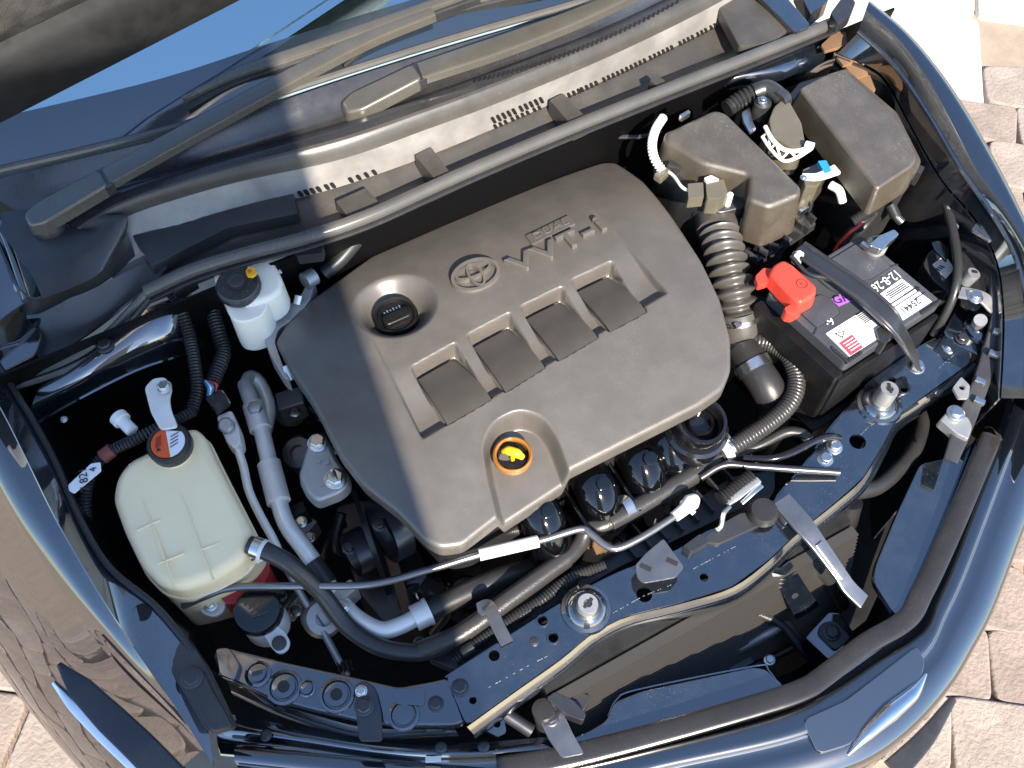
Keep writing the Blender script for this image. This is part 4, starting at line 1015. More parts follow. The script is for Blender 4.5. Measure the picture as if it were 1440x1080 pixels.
# grey bar that reaches from the latch over the grille gap
gb_ = T('catch_bar', 'pale grey pressed bar pointing from the support beam into the grille gap', 'bar', P(1150, 765, .74))
part('bar', strap([(1098,704,.790), (1128,738,.792), (1150,766,.785), (1180,808,.765), (1192,826,.755), (1212,846,.742)], [.030, .030, .024, .020, .022, .022], .006), 'steel', gb_)
part('bar_rib', strap([(1150,764,.7905), (1185,812,.7685)], [.012, .010], .004), 'steel', gb_)
part('base_plate', slab([(1083,708), (1098,695), (1120,722), (1106,736)], .788, .010, .003, .001), 'steel', gb_)
# radiator/condenser standing below the beam
yf = P(960, 846, ZB).y
rad = T('radiator', 'black finned radiator standing in the grille opening below the support beam', 'radiator', V(.12, yf-.03, .36))
rx0, rx1 = P(800, 1000, .7).x-.02, P(1120, 800, .7).x+.10
def RY(x): return yf-.030
def RYz(z): return yf-.020-(.735-z)*.28
cx_ = (rx0+rx1)/2
part('core', prism(BM(), [V(rx0, RYz(.735)+.012, .735), V(rx1, RYz(.735)+.012, .735), V(rx1, RYz(.36)+.012, .36), V(rx0, RYz(.36)+.012, .36)], .03, 0, axis=V(0,1,0)), 'dark', rad)
sl = None
for k in range(44):
    z = .365+k*.0084; q_ = V(cx_, RYz(z), z)
    if sl is None: sl = part('fin', box(q_, rx1-rx0, .016, .0030, 0, 0), 'fin', rad, org=q_)
    else: copyto(sl, rad, q_)
part('side_tank', tube([V(rx0-.012, RYz(.36), .36), V(rx0-.012, RYz(.72), .72)], .016, 16, world=True), 'plastic', rad)
part('bottle', tube([(1195,705,.70), (1187,735,.66), (1180,765,.60)], .020, 16), 'steel_dark', rad)
part('pipe', tube([(1190,690,.72), (1210,690,.71), (1240,680,.70), (1280,640,.69), (1295,600,.68), (1290,575,.67)], .013, 14), 'rubber', rad)
part('pipe_joint', tube([(1205,675,.73), (1225,655,.735)], .010, 12), 'alu_cast', rad)
part('pipe', tube([(985,935,.56), (1040,912,.58), (1080,890,.60), (1105,878,.585), (1120,900,.54)], .008, 12), 'alu_cast', rad)
part('pipe', tube([(930,985,.52), (1000,960,.53), (1075,930,.54), (1125,905,.55)], .006, 10), 'rubber', rad)
part('bracket', slab([(1018,930), (1050,915), (1062,930), (1030,948)], .55, .02, .004, .003), 'steel_dark', rad); bolt(rad, 1082, 928, .56, .007, 'zinc', .006); bolt(rad, 1010, 918, .57, .006, 'steel_dark', .006)
part('top_mount', slab([(780,985), (800,965), (832,978), (822,1000), (798,1006)], .715, .03, .006, .004), 'plastic', rad)
part('harness', tube([(1060,860,.66), (1100,880,.60), (1140,925,.53), (1190,930,.52), (1235,890,.52)], .006, 10, 8, rib=(.0045, .001)), 'rubber', rad)
part('inlet', tube([(1110,770,.72), (1135,790,.70), (1165,815,.64), (1185,850,.56)], .011, 12), 'rubber', rad)
# brace and bracket in the grille gap
bk = T('lock_brace', 'blue black steel brace standing in the grille gap under the beam', 'brace', P(1150, 880, .50))
part('upper_plate', loft([PP([(1083,803,.742), (1098,800,.745), (1112,790,.742)]), PP([(1100,835,.69), (1118,830,.692), (1132,822,.69)]), PP([(1120,872,.635), (1138,862,.64), (1153,852,.635)])], 12, 3, .003), 'paint', bk, 50)
p_, n_ = surf(1118, 838); part('hole', lathe([(0, .0004), (.005, .0004), (.0055, .0002)], p_, n_, 18), 'ink', bk)
part('cross_bracket', slab([(1132,896), (1165,860), (1182,862), (1208,898), (1188,916), (1168,930)], .60, .05, .004, .003), 'paint', bk)
part('bracket_pad', slab([(1150,890), (1156,875), (1175,872), (1198,896), (1176,916)], .606, .006, .008, .002), 'plastic', bk); bolt(bk, 1169, 890, .606, .010, 'plastic', .007)
bb = T('crash_beam', 'dark crash beam deep in the grille opening', 'beam', P(1000, 960, .40))
part('beam', loft([PP([(800,1040,.46), (1000,985,.46), (1130,935,.46), (1260,840,.46)]), PP([(800,1070,.46), (1010,1020,.46), (1150,965,.46), (1290,870,.46)]), PP([(800,1070,.38), (1010,1020,.38), (1150,965,.38), (1290,870,.38)])], 30, 1, .003), 'dark', bb)
# ================================================================== left headlamp panel of the support
lp_ = T('headlamp_carrier', 'black pressed headlamp carrier with round studs at the shaded front corner', 'carrier', P(450, 970, .70))
pl = [(298,920), (312,908), (332,914), (400,930), (500,952), (560,966), (605,958), (632,952), (655,1014), (640,1020), (560,1020), (500,1012), (440,998), (390,985), (345,966), (310,948)]
part('plate', slab(pl, .762, .02, .008, .004), 'paint', lp_)
part('lower_step', loft([PP([(318,955,.745), (380,985,.742), (450,1008,.74), (520,1024,.74), (640,1026,.74)]), PP([(325,972,.72), (385,1000,.72), (450,1022,.72), (520,1036,.72), (645,1034,.72)]), PP([(325,975,.66), (385,1003,.66), (450,1024,.66), (520,1038,.66), (645,1036,.66)])], 40, 2, .003), 'paint', lp_, 50)
def stud(u, v, r, kind):
    p = P(u, v, .762)
    o = part('stud_ring', lathe([(r*1.5, 0), (r*1.45, .003), (r*1.2, .004), (r*1.1, .001), (r, .001), (r*.95, .006), (r*.5, .0065), (0, .006)], p, n=32), 'paint', lp_)
    if kind == 'slot': part('slot', box(p+V(0,0,.006), r*1.2, r*.45, .002, R(-10), .0006), 'steel_dark', o)
    elif kind == 'hole': part('eye', lathe([(r*.5, .0064), (r*.5, .0076), (0, .0074)], p, n=20), 'ink', o)
stud(363,948,.012,'slot'); stud(400,967,.016,'hole'); stud(474,978,.016,'hole'); stud(432,969,.008,'none'); stud(568,1006,.014,'none')
part('corner_step', slab([(302,912), (322,910), (338,935), (330,958), (308,950)], .772, .012, .006, .003), 'paint', lp_)
part('blue_tab', slab([(552,968), (598,966), (596,992), (556,990)], .768, .006, .003, .001), 'paint', lp_)
bolt(lp_, 613, 990, .762, .008, 'steel_dark', .007)
sp_ = T('panel_strap', 'dark strap bracket bolted over the headlamp carrier', 'strap', P(515, 1000, .75))
part('strap', slab([(499,962), (512,956), (528,966), (536,1000), (538,1042), (505,1042), (500,1000)], .776, .006, .006, .002), 'steel_dark', sp_); bolt(sp_, 512, 993, .776, .010, 'steel_dark', .005); bolt(sp_, 508, 972, .776, .006, 'zinc', .004)
# ================================================================== bumper, air guides, bonnet lip seal
ag = T('air_guide', 'dusty dark air guide panel along the front of the grille opening', 'air guide', P(1000, 990, .66))
part('panel', slab([(852,1014), (866,986), (900,972), (1060,938), (1078,941), (1098,964), (1126,966), (1150,945), (1215,899), (1260,867), (1278,885), (1160,970), (1085,992), (930,1030), (800,1062), (788,1044), (828,1028)], .692, .012, .008, .003), 'paint', ag)
part('lip', loft([PP([(856,1008,.686), (868,984,.686), (900,970,.686), (1060,938,.686), (1078,941,.686), (1098,964,.686), (1126,966,.686), (1150,945,.686), (1215,899,.686)]), PP([(856,1008,.64), (868,984,.64), (900,970,.64), (1060,938,.64), (1078,941,.64), (1098,964,.64), (1126,966,.64), (1150,945,.64), (1215,899,.64)])], 50, 1, .002), 'paint', ag)
a2 = T('air_guide', 'dark blue reflecting air guide panel at the sunlit end of the grille opening', 'air guide', P(1300, 740, .68))
part('panel', slab([(1228,818), (1231,795), (1262,720), (1294,652), (1340,642), (1378,612), (1396,632), (1350,738), (1320,800), (1276,874), (1256,862)], .715, .012, .010, .003), 'paint', a2)
LIP = [(700,1082,.69), (800,1064,.692), (930,1031,.695), (1080,988,.70), (1130,970,.702), (1155,954,.703), (1215,908,.706), (1260,882,.709), (1280,864,.711), (1292,840,.713), (1312,800,.716), (1348,720,.722), (1388,625,.732), (1392,614,.734)]
solo('bonnet_lip_seal', 'rounded grey rubber seal along the front lip of the bonnet opening', 'seal', strap([p+V(0,0,-.006) for p in PP(LIP)], .029, .021, n=8, world=True), 'lip')
lipw = PP(LIP)
bu = T('bumper', 'glossy black front bumper wrapping round the nose of the car', 'bumper', P(1250, 950, .30))
GX = [(330,1050,.715), (480,1062,.700), (640,1076,.69), (780,1082,.686), (930,1050,.688), (1090,1008,.690), (1170,972,.694), (1235,930,.698), (1298,888,.702), (1318,845,.706), (1340,795,.71), (1372,710,.718), (1410,610,.728), (1440,520,.74), (1470,430,.76)]
G2 = [(330,1072,.716), (480,1088,.702), (640,1104,.692), (785,1112,.688), (940,1078,.690), (1110,1040,.692), (1195,1005,.696), (1252,962,.699), (1306,914,.703), (1330,866,.707), (1354,815,.711), (1390,722,.719), (1427,622,.729), (1458,530,.741), (1488,440,.761)]
HX = [(330,1110,.69), (480,1135,.675), (650,1155,.662), (820,1158,.655), (990,1130,.653), (1150,1090,.655), (1225,1062,.657), (1285,1016,.660), (1336,958,.664), (1366,908,.668), (1395,852,.672), (1434,750,.68), (1474,648,.69), (1508,552,.705), (1540,458,.725)]
G, G2, HX = PP(GX), PP(G2), PP([(u, v, z+.018) for u, v, z in HX])
def row(l, dx=0, dy=0, dz=0): return [p+V(dx, dy, dz) for p in l]
rows_ = [row(G, 0, .004, -.02), row(G, 0, .0005, -.003), G, [a_.lerp(b_, .5)+V(0,0,.003) for a_, b_ in zip(G, G2)], [a_.lerp(b_, .96) for a_, b_ in zip(G, G2)], [p+V(0,-.001,-.004) for p in G2], [p+V(.001,-.004,-.006) for p in G2], [a_.lerp(b_, .5)+V(0,0,.003) for a_, b_ in zip(G2, HX)], HX, row(HX, .003, -.003, -.004), row(HX, .005, -.006, -.012), row(HX, .008, -.010, -.09), row(HX, .01, -.02, -.25), row(HX, 0, .02, -.38)]
part('skin', loft(rows_, 110, 3, .002), 'paint_body', bu, 50)
part('inner_skirt', loft([[p+V(0,.006,-.008) for p in lipw], [p+V(0,.012,-.10) for p in lipw], [p+V(0,.0,-.35) for p in lipw]], 50, 1, .003), 'dark', bu)
part('closing_panel', loft([[p+V(0,0,-.012) for p in lipw], [p+V(.012,-.03,-.03) for p in lipw]], 50, 1, .003), 'plastic', bu)
# nose badge plate and chrome wing of the grille
nb = T('nose_trim', 'bright chrome trim blade on the nose of the bumper', 'trim', P(1240, 1000, .60))
pn = [surf(u, v)[0]+V(0,0,.004) for u, v in ((1128,1012), (1188,985), (1288,908), (1300,930), (1296,952), (1240,1000), (1195,1048), (1150,1062))]
part('plate', prism(BM(), rnd(pn, .01, 3), .008, .003, .002, 3), 'paint_body', nb, 60)
nl = [surf(u, v)[0]+V(0,0,.001) for u, v in ((1192,1062), (1218,1032), (1250,1002), (1282,975), (1302,948))]
part('blade', tube(nl, [.002, .010, .014, .011, .002], 14, 8, world=True), 'chrome', nb)
lo = T('lower_spoiler', 'dark lower spoiler edge showing below the bumper', 'spoiler', P(1320, 1020, .15))
part('edge', strap([(1255,1085,.30), (1300,1038,.30), (1338,984,.30)], [.04, .03, .012], .012), 'plastic', lo)
# inner bumper channel at the shaded front
ic = T('bumper_carrier', 'glossy black stepped bumper carrier at the bottom edge of the bay', 'carrier', P(600, 1045, .64))
part('channel', loft([PP([(300,1000,.69), (420,1022,.69), (540,1042,.69), (650,1045,.69), (790,1035,.69)]), PP([(305,1022,.695), (420,1040,.70), (540,1056,.70), (650,1060,.70), (795,1052,.695)]), PP([(305,1040,.685), (420,1052,.69), (540,1068,.69), (650,1072,.69), (800,1062,.685)]), PP([(310,1060,.70), (420,1070,.70), (540,1085,.70), (650,1090,.69), (800,1085,.69)])], 50, 4, .003), 'paint', ic, 60)
for (u, v) in ((620,1052), (374,1034), (680,1050)): bolt(ic, u, v, .702, .006, 'steel_dark', .004)
part('clip', slab([(598,1065), (620,1062), (620,1070), (598,1072)], .704, .006, .001, .001), 'white_plastic', ic)
part('carrier_tab', holed(rnd(PP([(678,1025), (690,1005), (708,1005), (712,1030), (700,1036)], .73), .003), [(P(699,1018,.73), .005)], .006, .001), 'paint', ic)
gc = T('guide_clamp', 'grey bracket with round bolt at the left end of the air guide', 'bracket', P(780, 1030, .66))
part('plate', slab([(757,1010), (770,995), (790,998), (805,1030), (822,1060), (790,1066), (772,1040)], .712, .006, .005, .001), 'steel', gc); bolt(gc, 774, 1008, .713, .010, 'steel_dark', .006)
part('sensor', slab([(768,982), (780,972), (806,984), (825,1004), (820,1014), (800,1006), (790,1000)], .73, .03, .004, .003), 'steel_dark', gc)
part('stem', tube([(705,1000,.70), (748,1028,.69)], .010, 12), 'steel_dark', gc)
# ================================================================== sunlit end: hinge-side brackets of the wing
sr = T('side_bracket', 'blue black bracket plate with stud between the horn and the far wing', 'bracket', P(1365, 400, .78))
part('plate', holed(rnd(PP([(1336,318), (1350,330), (1368,345), (1384,385), (1388,420), (1376,436), (1352,428), (1346,395), (1342,355)], .835), .006), [(P(1364,352,.835), .005), (P(1352,352,.835), .004)], .006, .0015), 'paint', sr)
part('stud', tube([(1357,396,.84), (1370,384,.862)], .0105, 18), 'alu_cast', sr); part('stud_end', lathe([(.004, 0), (.004, .001), (0, .001)], P(1370.5, 383.5, .8625)+V(0,0,.002), V(.3,.2,1), 14), 'ink', sr)
part('mount', slab([(1310,340), (1322,338), (1334,350), (1332,368), (1315,352)], .845, .004, .004, .001), 'paint', sr)
s2 = T('corner_plate', 'black painted corner plate bolted to the end of the support beam', 'plate', P(1370, 470, .75))
part('plate', slab([(1326,468), (1345,432), (1360,425), (1392,440), (1398,458), (1388,478), (1378,500), (1352,488), (1335,476)], .800, .03, .008, .004), 'paint', s2)
part('dome', lathe([(.030, -.002), (.028, .006), (.020, .010), (.014, .010)], P(1382, 462, .80), n=30), 'paint', s2)
part('stud', tube([(1374,458,.805), (1379,450,.830)], .010, 18), 'alu_cast', s2)
bolt(s2, 1352, 476, .802, .008, 'steel_dark', .007)
s3 = T('hook_bracket', 'pale curled steel bracket with bolt above the corner plate', 'bracket', P(1370, 415, .80))
part('strap', strap([(1350,412,.842), (1365,415,.846), (1382,420,.846), (1393,432,.838), (1393,446,.81)], .022, .004), 'alu_cast', s3); bolt(s3, 1371, 418, .849, .009, 'zinc', .009)
ret = T('wing_retainer', 'dark clip strip running down the inside edge of the far wing', 'retainer', P(1385, 500, .76))
part('strip', strap([(1405,335,.862), (1402,370,.855), (1400,410,.845), (1402,450,.83), (1392,495,.81), (1378,540,.795), (1362,580,.78), (1350,610,.772), (1335,650,.76)], [.018, .022, .020, .022, .024, .024, .026, .026, .02], .008), 'plastic', ret)
for (u, v, z) in ((1403,362,.865), (1402,470,.828), (1396,500,.818), (1377,538,.804), (1376,566,.795)): part('clip', box(P(u, v, z), .010, .016, .008, R(30), .002), 'zinc', ret)
part('tab', holed(rnd(PP([(1340,545), (1352,530), (1364,542), (1362,560), (1348,560)], .80), .003), [(P(1353,545,.80), .0045)], .005, .001), 'alu_cast', ret)
part('lower_bracket', slab([(1322,590), (1338,572), (1360,578), (1368,600), (1362,618), (1345,610)], .785, .02, .004, .003), 'alu_cast', ret); bolt(ret, 1344, 581, .787, .010, 'zinc', .008)
hg = T('bonnet_catch', 'bright sunlit steel catch plate bolted beside the far wing', 'catch plate', P(1392, 300, .84))
part('plate', slab([(1376,272), (1385,265), (1396,270), (1408,300), (1407,322), (1394,340), (1366,322), (1384,300)], .890, .005, .004, .002), 'zinc', hg); bolt(hg, 1385, 275, .892, .008, 'zinc', .006)
part('frame', tube([(1334,310,.86), (1335,288,.872), (1348,268,.88), (1364,272,.88), (1360,300,.868), (1352,318,.858), (1336,312,.858)], .005, 10, 6), 'zinc', hg)
part('rod', tube([(1408,285,.90), (1420,305,.895), (1424,330,.888)], .003, 8), 'zinc', hg)
hn = T('horn', 'dark horn unit with white sticker beside the battery', 'horn', P(1315, 380, .74))
part('body', slab([(1298,372), (1306,354), (1318,346), (1346,378), (1346,402), (1334,412), (1312,394)], .815, .04, .006, .005), 'steel_dark', hn)
part('sticker', slab([(1311,372), (1329,358), (1342,378), (1330,392)], .8165, .001, .002, 0), 'label', hn); [part('sticker_print', box(P(1319+3*k, 379-2*k, .8168), .0024, .008, .0004, R(30), 0), 'ink', hn) for k in range(3)]
solo('release_cable', 'thick black cable hanging down between the horn and the side bracket', 'cable', tube([(1322,232,.87), (1328,275,.868), (1340,325,.862), (1347,375,.855), (1342,410,.84), (1330,440,.81), (1312,470,.77)], .0075, 10), 'rubber')
# ================================================================== hoses and rods across the front
hs = T('bypass_hose', 'long black rubber hose running from the coolant tank along the support beam', 'hose', P(600, 915, .70))
HB = [(350,766,.85), (378,777,.848), (412,797,.83), (452,834,.785), (488,880,.75), (530,908,.742), (570,917,.742), (605,914,.745), (650,890,.75), (720,840,.755), (790,790,.757), (815,765,.757), (826,745,.765), (850,738,.772), (900,712,.772), (960,676,.775), (985,661,.775)]
part('hose', tube(HB, .0125, 16, 6), 'hose', hs)
part('sleeve', tube([(590,916,.745), (650,890,.75), (720,840,.755), (796,785,.757)], .0142, 16), 'hose', hs); part('sleeve', tube([(856,735,.773), (900,711,.773), (975,667,.776)], .0150, 16), 'hose', hs)
part('tip', tube([(975,667,.776), (1012,641,.778)], .0095, 12), 'plastic', hs)
ringclamp(hs, P(362, 771, .849), P(378, 777, .848)-P(350, 766, .85), .0132, .012, 'zinc'); ringclamp(hs, P(370, 774, .8485), P(378, 777, .848)-P(350, 766, .85), .0136, .005, 'white_plastic')
hc = T('bypass_clip', 'small metal clip holding the long black hose to the support beam', 'clip', P(695, 880, .74))
part('strap', strap([(673,858,.762), (685,853,.772), (692,862,.776), (700,880,.778), (713,905,.780)], [.020, .020, .018, .018, .018], .0025), 'steel', hc)
h3 = T('pipe_clip', 'small metal clip over the black hose near the manifold', 'clip', P(880, 715, .76)); part('strap', strap([(866,704,.780), (880,704,.792), (890,722,.788)], .014, .0025), 'zinc', h3)
h2 = T('heater_hose', 'braided black hose bending round the front of the battery', 'hose', P(1110, 560, .72))
part('hose', tube([(1012,640,.78), (1040,622,.785), (1085,592,.79), (1112,565,.795), (1120,535,.80), (1110,503,.805), (1090,486,.805), (1066,480,.80), (1050,486,.79)], .0135, 16, 8, rib=(.0055, .0007)), 'hose', h2)
ringclamp(h2, P(1020, 634, .78), P(1040, 622, .785)-P(1012, 640, .78), .0150, .014, 'white_plastic'); ringclamp(h2, P(1026, 630, .781), P(1040, 622, .785)-P(1012, 640, .78), .0155, .004, 'zinc')
part('end_collar', tube([(1056,482,.80), (1048,489,.79)], .0145, 16), 'zinc', h2)
rh = T('radiator_hose', 'fat black radiator hose with silver clamp beside the engine cover', 'hose', P(1075, 560, .70))
part('hose', tube([(1045,492,.79), (1062,520,.79), (1080,548,.78), (1088,575,.75), (1080,605,.70), (1060,630,.62)], .027, 20), 'rubber', rh)
a, b = P(1060, 516, .79), P(1072, 536, .785); ringclamp(rh, a, b-a, .0275, .016, 'zinc'); part('stub', tube([(1030,470,.78), (1047,497,.79)], .023, 18), 'alu_cast', rh)
pr = T('bonnet_stay', 'thin black bonnet stay rod with white sleeve lying across the front of the bay', 'stay rod', P(640, 800, .76))
part('rod', tube([(258,852,.772), (290,838,.79), (330,826,.797), (420,824,.80), (520,822,.80), (600,802,.80), (680,778,.80), (760,760,.80), (815,744,.80), (830,750,.80), (850,766,.80), (868,771,.80), (900,757,.80), (935,735,.80), (958,720,.80)], .0052, 12, 6), 'steel', pr)
part('white_sleeve', tube([(674,780,.80), (757,761,.80)], .0088, 14), 'white_plastic', pr)
bm_ = tube([(948,727,.80), (962,716,.802), (972,706,.802), (978,700,.80)], [.008, .009, .0125, .008], 14); tube([(958,705,.802), (976,722,.802)], .004, 8, bm=bm_); part('end_grip', bm_, 'white_plastic', pr)
# air conditioning pipes
ac = T('ac_pipe', 'thick aluminium pipe bending from the mount down past the coolant tank', 'pipe', P(450, 800, .68))
part('pipe', tube([(345,540,.76), (352,560,.77), (364,590,.775), (376,640,.775), (388,690,.775), (402,735,.77), (428,772,.76), (448,800,.75), (470,835,.74), (500,868,.735), (535,886,.735), (562,880,.735), (590,866,.735)], .0125, 16), 'alu', ac)
part('crimp', tube([(378,652,.776), (392,706,.776)], .0175, 18), 'alu', ac); part('joint', tube([(356,570,.775), (366,604,.776)], .0165, 18), 'alu', ac)
part('bolt_boss', lathe([(.011, 0), (.011, .012), (.008, .014), (0, .014)], P(360, 577, .785), n=6), 'alu_cast', ac)
part('sleeve', tube([(582,870,.735), (602,860,.735)], .019, 20), 'alu', ac); part('rim', tube([(600,861,.735), (604,859,.735)], .0205, 20), 'alu', ac)
part('rubber_end', tube([(604,859,.735), (660,832,.73), (720,808,.72), (780,796,.69), (830,790,.64)], .0165, 16), 'rubber', ac)
part('cross_tube', tube([(345,545,.76), (352,530,.75), (366,540,.74), (378,575,.73), (370,620,.72)], .011, 12), 'alu', ac)
part('wrap', tube([(440,790,.755), (462,822,.745)], .0140, 14), 'rubber', ac)
a3 = T('ac_pipe', 'thin aluminium pipe with service valve beside the coolant tank', 'pipe', P(350, 700, .70))
part('pipe', tube([(332,625,.80), (342,655,.795), (350,690,.79), (366,725,.78), (384,758,.77), (398,790,.76)], .0062, 12), 'alu', a3)
part('lower_run', tube([(398,790,.755), (420,830,.73), (450,880,.71), (478,932,.70), (488,950,.69)], .0055, 12), 'alu_cast', a3); part('end_spring', tube([(476,940,.70), (495,934,.70)], .007, 12, rib=(.005, .002)), 'rubber', a3)
part('valve_body', slab([(303,585), (325,575), (336,600), (340,622), (330,632), (318,622)], .815, .03, .006, .005), 'alu', a3)
part('valve_nut', lathe([(.012, 0), (.012, .010), (.009, .013), (0, .013)], P(320, 600, .818), V(-.1,-.2,1), 8), 'alu_cast', a3)
part('fitting', tube([(313,572,.82), (303,556,.825)], .013, 16), 'alu', a3)
se = T('pressure_sensor', 'black pressure sensor plug with coloured wires above the thin pipe', 'sensor', P(300, 555, .80))
part('plug', slab([(288,560), (308,546), (318,556), (298,572)], .845, .03, .003, .003), 'rubber', se)
for i, (m_, du) in enumerate((('blue', 0), ('blue', 6), ('red', 11), ('white_plastic', 3))): part('wire', tube([(292+du, 556-du*.6, .846), (293+du, 546-du*.5, .858), (287+du*.6, 536, .85)], .002, 6), m_, se)
# ================================================================== wiring conduits at the shaded side
solo('ribbed_conduit', 'ribbed black conduit hanging from the bonnet seal beside the brake reservoir', 'conduit', tube([(240,408,.90), (256,440,.89), (268,480,.87), (275,520,.86), (277,550,.85), (270,578,.845)], .0085, 12, 8, rib=(.0048, .0013)), 'rubber')
solo('ribbed_conduit', 'ribbed black conduit bundle below the brake reservoir cap', 'conduit', tube([(300,440,.86), (308,470,.85), (314,495,.84), (306,520,.84), (296,545,.84)], .0105, 12, 8, rib=(.005, .0015)), 'rubber')
wl = T('taped_harness', 'wiring conduit with brown tape and white tag above the coolant tank', 'harness', P(160, 640, .84))
part('conduit', tube([(272,578,.862), (245,592,.868), (215,605,.876), (190,618,.876), (160,632,.868), (140,648,.86), (126,672,.85), (120,705,.83), (122,740,.80)], .0075, 12, 8, rib=(.0048, .0012)), 'rubber', wl)
part('tape', tube([(158,632,.870), (144,643,.866)], .0105, 14), 'brown_tape', wl)
part('tag', slab([(128,652), (141,650), (142,662), (104,694), (97,690), (96,682)], .884, .0015, .002, 0), 'label', wl)
part('tag_print', text_bm('7 821', .016, .0005, P(118, 674, .8852), R(80)), 'ink', wl); part('tag_print', text_bm('4', .014, .0005, P(131, 660, .8852), R(80)), 'ink', wl)
part('clip', tube([(170,590,.88), (186,606,.88)], .009, 12), 'white_plastic', wl); part('clip_head', tube([(166,586,.88), (172,592,.88)], .013, 14), 'white_plastic', wl)
cb2 = T('seal_clip', 'small ribbed black clip hanging under the bonnet seal', 'clip', P(258, 400, .91))
part('clip', slab([(238,402), (270,388), (276,394), (244,412)], .925, .02, .002, .002), 'plastic', cb2)
c5 = T('seal_clip', 'small ribbed black clip under the seal beside the engine cover', 'clip', P(435, 350, .91)); part('clip', slab([(412,352), (455,345), (452,356), (418,360)], .93, .02, .002, .002), 'plastic', c5)
# strut tower / inner apron
tw = T('strut_tower', 'glossy black strut tower reflecting the sky beside the brake reservoir', 'strut tower', P(180, 500, .60))
part('dome', loft([PP([(40,600,.80), (110,560,.84), (190,520,.855), (250,500,.83), (290,490,.78)]), PP([(45,570,.86), (120,525,.89), (195,482,.90), (245,470,.885), (280,460,.84)]), PP([(55,545,.875), (130,498,.90), (200,452,.912), (240,440,.905), (272,425,.88)]), PP([(70,525,.87), (140,480,.89), (205,435,.90), (240,420,.90), (268,405,.89)])], 40, 6, .003), 'paint', tw, 70)
part('front_wall', loft([PP([(40,600,.80), (110,560,.84), (190,520,.855), (250,500,.83), (290,490,.78)]), PP([(60,640,.55), (130,600,.55), (200,570,.55), (260,540,.55), (300,520,.55)])], 20, 1, .003), 'paint', tw)
bolt(tw, 148, 486, .905, .010, 'steel_dark', .008); bolt(tw, 90, 590, .85, .004, 'zinc', .004)
tr2 = T('strut_tower', 'glossy black strut tower reflecting the sky behind the ribbed hose', 'strut tower', P(1080, 110, .70))
part('dome', loft([PP([(980,150,.84), (1040,128,.86), (1110,120,.87), (1170,90,.84), (1230,90,.80)]), PP([(985,125,.90), (1040,108,.915), (1105,95,.915), (1165,72,.90), (1220,78,.87)]), PP([(1000,108,.91), (1045,92,.92), (1100,78,.92), (1150,62,.91), (1190,60,.89)])], 30, 6, .003), 'paint', tw if False else tr2, 70)
ra_ = T('wing_apron_tape', 'crumpled brown tape patch at the rear corner by the far wing', 'tape', P(1195, 80, .90))
for l, z in (([(1155,62), (1175,42), (1190,45), (1192,62), (1160,72)], .93), ([(1172,74), (1196,66), (1208,86), (1186,92)], .92), ([(1188,94), (1210,86), (1222,104), (1204,110)], .915), ([(1206,112), (1222,106), (1232,126), (1224,132)], .91)):
    bm_ = slab(l, z, .006, .003, .002)
    for v in bm_.verts: v.co.z += pnoise(v.co*60)*.006
    part('patch', bm_, 'foam', ra_)
part('hinge', slab([(1168,18), (1188,-10), (1204,2), (1196,22), (1178,34)], .975, .02, .006, .004), 'steel_dark', bon); part('hinge_arm', slab([(1120,-20), (1160,-30), (1166,0), (1140,20)], .96, .03, .006, .004), 'paint', bon)
cw2 = T('cowl_end_cover', 'dark stepped cowl end cover in the sun behind the bonnet seal', 'cowl cover', P(1080, 30, .92))
part('shroud', slab([(1010,10), (1050,-12), (1110,40), (1090,58), (1040,66)], .955, .02, .006, .004), 'cowl_plastic', cw2); part('channel', slab([(1058,-15), (1090,-25), (1140,35), (1118,46)], .965, .03, .006, .004), 'paint', cw2)
# ================================================================== alloy brackets on the engine's shaded end
mb = T('engine_mount', 'cast alloy engine mount with two bolts at the end of the engine cover', 'engine mount', P(455, 665, .74))
part('casting', slab([(432,628), (440,612), (456,610), (464,625), (472,645), (488,665), (490,680), (478,692), (445,705), (430,690), (420,668)], .835, .022, .008, .005, .003, 3), 'alu_cast', mb, 45)
bolt(mb, 447, 623, .836, .011, 'zinc', .010); bolt(mb, 472, 674, .836, .012, 'zinc', .010); part('stud', lathe([(.0045, 0), (.0045, .022), (.002, .030), (0, .030)], P(471, 674, .842), n=14), 'zinc', mb)
for (u, v) in ((448,648), (460,650), (458,664), (452,680)): part('pit', lathe([(.004, 0), (.004, .0012), (.003, .0014), (0, .0006)], P(u, v, .836), n=14), 'alu_cast', mb)
al = T('alloy_bracket', 'curved pale alloy bracket hugging the shaded rear corner of the engine cover', 'bracket', P(410, 460, .78))
part('bracket', slab([(370,470), (385,440), (408,428), (425,412), (432,395), (438,385), (442,398), (436,420), (418,446), (392,462), (386,480), (398,515), (408,535), (398,530), (380,500)], .862, .030, .006, .004, .002, 3), 'alu_cast', al, 45)
part('pin', tube([(418,428,.865), (421,416,.872)], .007, 14), 'zinc', al); part('end_cap', tube([(428,396,.875), (442,388,.872)], .014, 16), 'alu_cast', al)
part('stud', tube([(402,515,.86), (410,535,.85)], .008, 14), 'zinc', al)
wh = T('rear_hose', 'dark hose rising from the engine cover to the bonnet seal', 'hose', P(480, 370, .85))
part('hose', tube([(455,385,.86), (478,365,.87), (498,342,.88), (515,322,.885)], .012, 14), 'rubber', wh)
